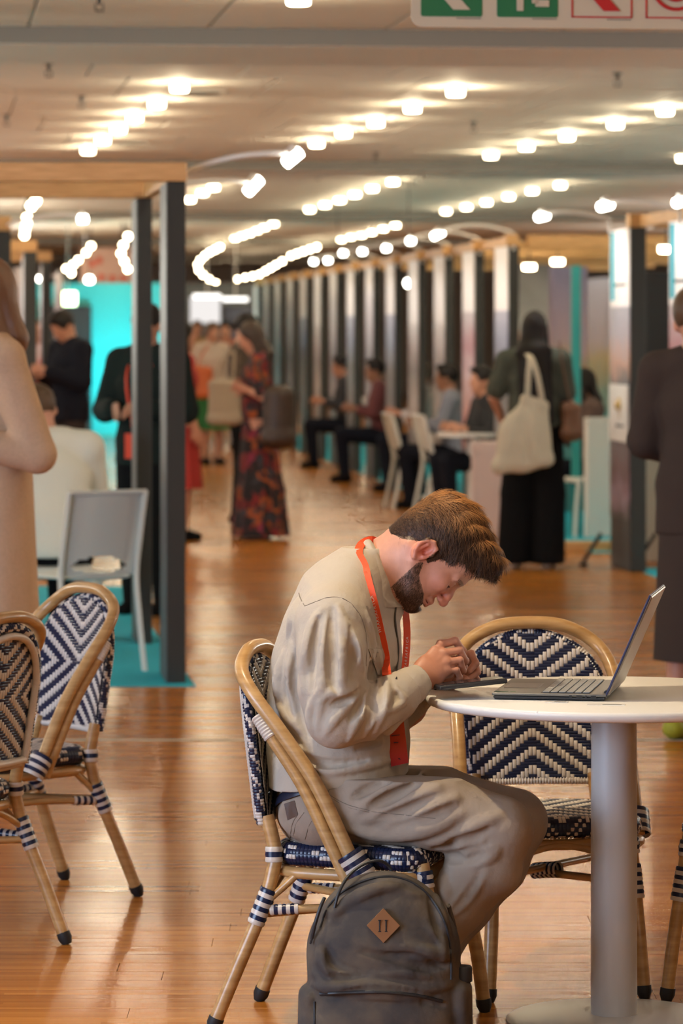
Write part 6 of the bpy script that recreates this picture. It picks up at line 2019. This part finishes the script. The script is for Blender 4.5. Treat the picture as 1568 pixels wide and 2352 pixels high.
M_BROWNH = mat('brown_hair', (.09, .05, .025), .5, bump=.6, bscale=40, stretch=(1, 1, .12), bdist=.01)
M_BLACKH = mat('black_hair', (.010, .007, .006), .5, spec=.25, bump=.5, bscale=40, stretch=(1, 1, .12), bdist=.01)
M_ORL = mat('orange_lanyard', (.75, .06, .02), .5)
M_BLK = mat('black_cloth', (.008, .008, .009), .95, spec=.12)
M_NAVYC = mat('dark_navy_cloth', (.010, .011, .017), .95, spec=.12)

# 1 woman in the cream knit dress, cut by the left edge
f = Figure('woman in a cream knit dress with folded arms, cut by the left edge', at(-22, 13.0), 196, 1.84, dict(elL=(-.115, .20, 1.08), wrL=(.12, .16, 1.12), elR=(-.08, -.21, 1.10), wrR=(.14, -.10, 1.08), face=(1, 0, -.3)), 0, .010)
M_KNIT = mat('cream_knit', (.58, .40, .26), .95, noise=.2, nscale=120, bump=.6, bscale=160, bdist=.004)
f.top(M_KNIT, 'knit_dress', .012, sleeve=.98); f.skirt(M_KNIT, 1.14, .35, .185, .225, 'dress_skirt', 5, .006)
f.hair(mat('auburn_hair', (.16, .07, .03), .5, bump=.6, bscale=40, stretch=(1, 1, .12), bdist=.01), 'long', 1.22, -.04); f.shoes(M_BLK)
# 2 seated man in the white shirt
f = Figure('man in a white shirt seated with his back to the camera', at(122, 18.15), 103, 1.74, dict(pelvis=(0, 0, .50), waist=(.03, 0, .62), chest=(.11, 0, .86), neck=(.19, 0, 1.03), head=(.26, .03, 1.17),
           shL=(.15, .185, .99), shR=(.15, -.185, .99), elL=(.24, .235, .74), elR=(.24, -.235, .74), wrL=(.42, .14, .78), wrR=(.42, -.14, .78), hipL=(.02, .10, .48), hipR=(.02, -.10, .48),
           knL=(.44, .13, .50), knR=(.44, -.10, .50), anL=(.36, .13, .085), anR=(.36, -.10, .085), face=(1, .1, -.35)), 0, .010)
f.top(mat('white_shirt_cloth', (.72, .74, .66), .8, bump=.5, bscale=16, bdist=.01), 'shirt', .030, sleeve=.95, loose=.03)
f.legs(M_BLK); f.hair(M_BROWNH, 'short'); f.shoes(M_BLK)
b = MB(); pts = [f.J['neck'] + V3(.082 * math.cos(a), .084 * math.sin(a), .030 + .03 * math.cos(a)) for a in [2 * math.pi * k / 24 for k in range(24)]]
b.tube(pts, .012, 8, closed=True, cap=False, flat=(1, .4)); b.build('neck_strap', M_ORL, f.o)
# 3 dark suit behind the booth posts
f = Figure('person in a dark suit and orange lanyard behind the booth posts', at(338, 20.9), 245, 1.74, dict(elL=(.02, .25, 1.12), wrL=(.20, .10, 1.13), elR=(.02, -.25, 1.12), wrR=(.20, -.10, 1.13)), 1, .013)
f.top(mat('dark_teal_suit', (.012, .019, .018), .9, spec=.2), 'jacket', .022, sleeve=.95, hem=.84); f.legs(M_BLK); f.hair(M_BLACKH); f.shoes(M_BLK); f.lanyard(M_ORL, 1.02, .15)
# 4 dark-dressed man looking down, left background
f = Figure('dark-dressed man looking down in front of the far doorway', at(160, 30.0), 215, 1.76, dict(elL=(.03, .24, 1.14), wrL=(.24, .08, 1.22), elR=(.03, -.24, 1.14), wrR=(.24, -.08, 1.22), head=(.06, 0, 1.57), face=(1, 0, -.7)), 1, .015)
f.top(M_NAVYC, 'jacket', .028, sleeve=.95, hem=.86); f.legs(mat('brown_black_cloth', (.025, .016, .014), .9)); f.hair(M_BLACKH); f.shoes(M_BLK)
# 5 pale pink top
f = Figure('person in a pale pink top beside the dark far post', at(94, 39.5), 250, 1.70, None, 1, .018)
f.top(mat('pale_pink_cloth', (.60, .42, .40), .85), 'top', .02, sleeve=.5); f.legs(mat('grey_cloth', (.12, .11, .11), .9)); f.hair(M_BROWNH, 'long', 1.35); f.shoes(M_BLK); f.lanyard(M_ORL, 1.1, .14)
# 6 floral dress
f = Figure('woman in a long dark floral dress standing in the aisle', at(592, 28.4), 184, 1.66, dict(elL=(-.03, .215, 1.12), wrL=(.10, .12, 1.17), elR=(-.02, -.215, 1.12), wrR=(.10, -.10, 1.19), head=(.05, 0, 1.575), face=(1, 0, -.45)), 0, .011)
def floral():
    m = bpy.data.materials.new('dark_floral_print'); m.use_nodes = True; nt = m.node_tree; bs_ = nt.nodes['Principled BSDF']; N, L = nt.nodes, nt.links
    tc = N.new('ShaderNodeTexCoord'); v = N.new('ShaderNodeTexVoronoi'); v.inputs['Scale'].default_value = 13; L.new(tc.outputs['Object'], v.inputs['Vector'])
    n = N.new('ShaderNodeTexNoise'); n.inputs['Scale'].default_value = 22; L.new(tc.outputs['Object'], n.inputs['Vector'])
    sp = N.new('ShaderNodeSeparateColor'); L.new(v.outputs['Color'], sp.inputs[0])
    rp = N.new('ShaderNodeValToRGB'); cr = rp.color_ramp; cr.interpolation = 'CONSTANT'
    cols = [(0, (.012, .008, .010)), (.30, (.20, .012, .014)), (.45, (.02, .012, .02)), (.6, (.32, .07, .012)), (.70, (.03, .035, .05)), (.80, (.014, .009, .01)), (.92, (.22, .02, .05))]
    cr.elements[0].position = 0; cr.elements[0].color = (*cols[0][1], 1); cr.elements[1].position = cols[1][0]; cr.elements[1].color = (*cols[1][1], 1)
    for p_, c_ in cols[2:]: e = cr.elements.new(p_); e.color = (*c_, 1)
    mx = N.new('ShaderNodeMath'); mx.operation = 'ADD'; mx.use_clamp = True
    m2 = N.new('ShaderNodeMath'); m2.operation = 'MULTIPLY_ADD'; m2.inputs[1].default_value = .5; m2.inputs[2].default_value = -.25
    L.new(n.outputs[0], m2.inputs[0]); L.new(sp.outputs[0], mx.inputs[0]); L.new(m2.outputs[0], mx.inputs[1]); L.new(mx.outputs[0], rp.inputs[0]); L.new(rp.outputs[0], bs_.inputs['Base Color'])
    bs_.inputs['Roughness'].default_value = .8; return m
M_FLOR = floral()
f.top(M_FLOR, 'dress_top', .016, sleeve=.42); f.skirt(M_FLOR, 1.04, .03, .135, .275, 'dress_skirt', 9, .016, -.02, (.72, .40)); f.hair(mat('dark_brown_hair', (.035, .018, .010), .5, bump=.6, bscale=40, stretch=(1, 1, .12), bdist=.01), 'long', 1.17, .02); f.shoes(mat('tan_sandal', (.45, .28, .18), .6))
bag('dark brown leather bag hanging at the floral-dress woman\'s back', (at(640, 28.15)[0], 28.15, .70), 8, .26, .16, .46, mat('dark_brown_leather', (.045, .025, .016), .45, noise=.3, nscale=20), [[(-.09, 0, .42), (-.15, -.02, .60), (-.13, 0, .68)]], 'leather_bag')
# 7 companion with the beige tote
f = Figure('dark-haired woman facing the floral dress, half hidden behind her', at(556, 30.6), 352, 1.72, dict(elL=(.03, .21, 1.14), wrL=(.10, .10, 1.18), elR=(.0, -.21, 1.14), wrR=(.10, -.08, 1.2), head=(.04, 0, 1.585), face=(1, 0, -.35)), 0, .014)
f.top(mat('dark_pattern_cloth', (.03, .022, .018), .85, col2=(.10, .07, .05), nscale=25), 'top', .02, sleeve=.9, hem=.88); f.legs(M_BLK); f.hair(M_BLACKH, 'bun'); f.shoes(M_BLK)
bag('beige canvas tote carried by the woman facing the floral dress', (at(515, 30.0)[0], 30.0, .83), 5, .27, .09, .36, mat('beige_canvas', (.36, .29, .22), .9), [[(-.07, 0, .35), (-.02, 0, .52), (.06, .02, .60)], [(.07, 0, .35), (.08, 0, .52), (.08, .02, .60)]])
# 8 green skirt, orange bag
f = Figure('woman in a green skirt far down the aisle', at(486, 44.0), 300, 1.68, dict(elR=(0, -.24, 1.15), wrR=(.14, -.18, 1.02)), 1, .018)
f.top(mat('cream_blouse', (.55, .44, .36), .85), 'blouse', .02, sleeve=.8); f.skirt(mat('green_skirt_cloth', (.02, .14, .035), .85), 1.02, .42, .15, .27, 'skirt', 7, .015); f.hair(M_BROWNH, 'short'); f.shoes(M_BLK)
bag('orange shoulder bag of the green-skirted woman', (at(463, 43.4)[0], 43.4, .80), 5, .28, .12, .36, mat('orange_leather', (.55, .12, .03), .55), [[(-.06, 0, .34), (.0, 0, .5), (.08, 0, .62)]], 'shoulder_bag')
f = Figure('person in red-brown beyond the green-skirted woman', at(520, 50.0), 260, 1.70, None, 1, .02)
f.top(mat('rust_cloth', (.30, .10, .06), .85), 'top', .02, sleeve=.5); f.legs(mat('pale_cloth', (.45, .38, .36), .9)); f.hair(M_BLACKH); f.shoes(M_BLK)
f = Figure('person in a mustard top far beyond the booth post', at(452, 53.0), 280, 1.72, None, 1, .02)
f.top(mat('mustard_cloth', (.40, .22, .08), .85), 'top', .02, sleeve=.5); f.legs(M_NAVYC); f.hair(M_BROWNH); f.shoes(M_BLK)
# 9 red dress behind the front post
f = Figure('woman in a red dress mostly hidden behind the front booth post', at(414, 28.2), 20, 1.66, None, 1, .015)
M_RDC = mat('red_dress_cloth', (.38, .03, .025), .85)
f.top(M_RDC, 'dress_top', .016, sleeve=.4); f.skirt(M_RDC, 1.04, .40, .14, .21, 'dress_skirt', 7, .01); f.hair(M_BLACKH, 'long', 1.15); f.shoes(M_BLK)
# 10 tote bag woman
f = Figure('long-haired woman in black trousers seen from behind by the stands', at(1226, 24.9), 75, 1.71, dict(elL=(-.02, .27, 1.14), wrL=(.12, .24, .98), shL=(-.01, .18, 1.38), elR=(.03, -.22, 1.12), wrR=(.14, -.16, .95), anL=(-.04, .13, .085), knL=(.0, .115, .5), anR=(-.02, -.10, .085), face=(1, 0, -.2)), 0, .011)
f.top(mat('olive_shirt_cloth', (.080, .088, .070), .9, spec=.2), 't_shirt', .022, sleeve=.40, loose=.01); f.legs(M_BLK, infl=.022, wide=.045, zend=.035); f.hair(M_BLACKH, 'long', .98, .05); f.shoes(mat('white_trainer', (.62, .58, .54), .6))
X_ = at(1198, 24.6)[0]
t = empty('tote_bag', (X_, 24.55, .645), R(8), 'cream canvas tote bag hanging from the black-trousered woman\'s shoulder', 'bag')
M_TOTE = mat('cream_canvas', (.66, .60, .47), .9, bump=.7, bscale=9, bdist=.02)
D = SDF((-.30, -.14, -.02), (.30, .14, .64), .008)
D.ell((.0, 0, .22), (.17, .065, .21), None, 0)
D.seg((-.155, 0, .055), (.02, 0, .50), .040, .022, k=.05); D.seg((.165, 0, .10), (.145, 0, .44), .038, .030, k=.05)
D.seg((-.155, 0, .050), (.165, 0, .095), .045, .040, k=.05); D.seg((.02, 0, .50), (.145, 0, .46), .022, .026, k=.04); D.seg((.04, .0, .15), (.08, 0, .45), .06, .035, k=.05)
D.seg((.0, -.07, .40), (.03, -.06, .10), .010, .012, k=.03, op='s'); D.seg((.10, -.075, .42), (.09, -.07, .2), .008, .010, k=.03, op='s')
D.build('bag_body', M_TOTE, t)
for st in ([(.03, -.02, .49), (.035, -.03, .64), (.05, .0, .76), (.06, .14, .79)], [(.135, -.02, .46), (.10, -.03, .64), (.065, .0, .76), (.06, .14, .79)]):
    b = MB(); b.tube(spline([Vector(p) for p in st], 6), .018, 8, flat=(1, .25)); b.build('strap', M_TOTE, t)
bag('brown leather crossbody bag at the black-trousered woman\'s right hip', (at(1312, 24.8)[0], 24.8, .86), 60, .20, .10, .24, mat('tan_bag_leather', (.17, .075, .035), .5), [[(0, 0, .22), (-.06, .02, .42), (-.18, .0, .66)]], 'crossbody_bag')
# 11 suited person at the right edge
f = Figure('short-haired person in a grey-brown suit with their back to the camera, cut by the right edge', at(1612, 14.5), 62, 1.765, dict(elL=(.0, .235, 1.12), wrL=(.16, .12, 1.06), elR=(.02, -.255, 1.12), wrR=(.18, -.10, 1.05), head=(.015, .03, 1.575), face=(1, .25, -.25)), 0, .010)
f.o['label'] = 'short-haired person in a grey-brown suit and yellow-green shoes, back to the camera'
M_SUIT = mat('grey_brown_suiting', (.056, .042, .036), .9, noise=.1, nscale=200, spec=.2)
f.top(M_SUIT, 'jacket', .018, sleeve=.96, hem=.80); f.skirt(M_SUIT, 1.02, .31, .165, .19, 'skirt', 4, .005); f.hair(M_BROWNH, 'short')
f.shoes(mat('yellow_green_shoe', (.36, .40, .03), .6))
# 12 people seated inside the stands
SEAT = dict(pelvis=(0, 0, .50), waist=(.01, 0, .62), chest=(.04, 0, .84), neck=(.05, 0, 1.02), head=(.09, 0, 1.17), shL=(.03, .18, .97), shR=(.03, -.18, .97), elL=(.10, .23, .72), elR=(.10, -.23, .72), wrL=(.32, .12, .78), wrR=(.32, -.12, .78),
            hipL=(.02, .10, .48), hipR=(.02, -.10, .48), knL=(.44, .11, .50), knR=(.44, -.11, .50), anL=(.40, .11, .085), anR=(.40, -.11, .085))
def seated(label, x, Y, rz, topc, hair_m, skin, long=False):
    f = Figure(label, at(x, Y), rz, 1.7, dict(SEAT), skin, .016)
    f.top(mat('cloth', topc, .85), 'top', .02, sleeve=.8); f.legs(M_NAVYC); f.hair(hair_m, 'long' if long else 'short', .85, 0); f.shoes(M_BLK)
    return f
seated('seated woman with long dark hair seen between two stand fins', 1362, 29.4, 190, (.10, .06, .05), M_BLACKH, 2, True)
seated('seated person in black leaning in beside the tote bag woman', 1128, 31.2, 200, (.012, .012, .014), M_BLACKH, 1)
seated('seated person in grey-blue behind the fourth stand fin', 1048, 33.2, 170, (.20, .21, .26), M_BLACKH, 2)
seated('seated person in a white top behind the sixth stand fin', 985, 36.8, 180, (.55, .50, .48), M_BROWNH, 1)
seated('seated person in dark red behind the seventh stand fin', 880, 39.0, 180, (.12, .03, .03), M_BLACKH, 2)
seated('seated dark-clothed person behind the ninth stand fin', 800, 43.0, 180, (.03, .03, .035), M_BLACKH, 1)

# ------------------------------------------------------------------ white plastic chairs and stand tables
def make_plastic():
    t = empty('plastic_chair')
    # shell back with an oval opening above the seat, built as a bent sheet of small cells
    nu, nv = 24, 30
    V, Fc, idx = [], [], {}
    def bp(u, v):
        y = (u - .5) * (.40 - .03 * abs(v - .5)); z = .45 + .39 * v
        return (-.19 - .10 * v + .10 * (u - .5) ** 2 * 4 * .25, y, z)
    def keep(u, v): return ((u - .5) / .36) ** 2 + ((v - .13) / .10) ** 2 > 1
    for side in (0, 1):
        for i in range(nu + 1):
            for j in range(nv + 1):
                p = bp(i / nu, j / nv); idx[(side, i, j)] = len(V); V.append((p[0] - .008 * side, p[1], p[2]))
    cell = [[keep((i + .5) / nu, (j + .5) / nv) for j in range(nv)] for i in range(nu)]
    for i in range(nu):
        for j in range(nv):
            if not cell[i][j]: continue
            q = [(i, j), (i + 1, j), (i + 1, j + 1), (i, j + 1)]
            Fc.append(tuple(idx[(0, *p)] for p in q)); Fc.append(tuple(idx[(1, *p)] for p in q[::-1]))
            for (a, b_, di, dj) in ((q[0], q[1], 0, -1), (q[1], q[2], 1, 0), (q[2], q[3], 0, 1), (q[3], q[0], -1, 0)):
                ni, nj = i + di, j + dj
                if not (0 <= ni < nu and 0 <= nj < nv and cell[ni][nj]):
                    Fc.append((idx[(0, *a)], idx[(1, *a)], idx[(1, *b_)], idx[(0, *b_)]))
    b = MB(); b.add(V, Fc); b.build('backrest', M_PLASTIC, t, sharp=50)
    D = SDF((-.26, -.26, .38), (.28, .26, .50), .008)
    D.seg((-.16, 0, .440), (.18, 0, .440), (.19, .016), (.21, .016), (0, 1, 0), 0)
    D.seg((.19, -.18, .432), (.19, .18, .432), .018, k=.02)
    D.build('seat', M_PLASTIC, t)
    for sy in (1, -1):
        b = MB(); b.tube(spline([(-.275, .20 * sy, 0), (-.225, .195 * sy, .25), (-.195, .195 * sy, .45), (-.24, .195 * sy, .65), (-.292, .195 * sy, .845)], 5), [.017] * 21, 8, flat=(1, .8)); b.build('rear_leg', M_PLASTIC, t)
        b = MB(); b.tube(spline([(.235, .215 * sy, 0), (.215, .20 * sy, .25), (.19, .19 * sy, .44)], 5), .017, 8); b.build('front_leg', M_PLASTIC, t)
    b = MB(); b.tube([(-.291, -.20, .842), (-.291, .20, .842)], .012, 8); b.build('top_rail', M_PLASTIC, t)
    return t
pc = make_plastic()
g_ = 'white plastic chairs'
def pch(x, Y, rz, lb, first=False):
    o = pc if first else copy_tree(pc)
    o.location = at(x, Y); o.rotation_euler = (0, 0, R(rz)); tag(o, lb, 'chair', g_); return o
pch(186, 17.55, 119, 'white plastic chair with an oval back opening on the turquoise carpet', True)
pch(112, 18.15, 8, 'plastic chair the white-shirted man sits on')
pch(962, 33.4, 10, 'pale chair side-on at the aisle edge before the sixth fin')
pch(1032, 32.9, 12, 'pale chair side-on at the aisle edge before the fifth fin')
pch(1358, 28.9, 200, 'pale chair under the seated long-haired woman')
pch(903, 40.9, 15, 'pale chair far down the row of stands')
def stand_table(x, Y, lb, r=.30, h=.74):
    t = empty('stand_table', at(x, Y), 0, lb, 'table', 'small tables in the stands')
    b = MB(); b.lathe([(0, h - .03), (r, h - .03), (r, h), (0, h)], seg=28); b.build('tabletop', M_WHITE, t, smooth=False)
    b = MB(); b.lathe([(.05, .02), (.05, h - .03)], seg=16); b.build('column', M_WHITE, t)
    b = MB(); b.lathe([(.22, 0), (.22, .015), (.05, .025), (0, .025)], seg=24); b.build('foot_plate', M_WHITE, t)
stand_table(1085, 31.0, 'small round white table at the stand left of the tote bag woman')
stand_table(1000, 35.2, 'small round white table in front of the white-topped seated person')
stand_table(968, 38.8, 'small round white table two stands further down the row')
stand_table(60, 19.2, 'small white table before the white-shirted man on the carpet')
b = MB(); b.box((0, 0, .37), (.30, .30, .74), bev=.01); o = b.build('pedestal_box', mat('pale_pink_laminate', (.62, .50, .50), .5), smooth=False); o.location = at(1128, 28.6); tag(o, 'pale pink pedestal box left of the tote bag woman', 'pedestal')
# a plaid-and-white parcel on the floor behind the man's head
b = MB(); b.box((0, 0, .09), (.16, .12, .18), bev=.02, seg=2); b.box((0, -.062, .11), (.10, .004, .06), mi=1); o = b.build('paper_bag', [mat('kraft_paper', (.55, .34, .22), .8), M_WHITE], smooth=False); o.location = at(1110, 26.4); tag(o, 'small pale paper bag on the floor near the first stands', 'bag')
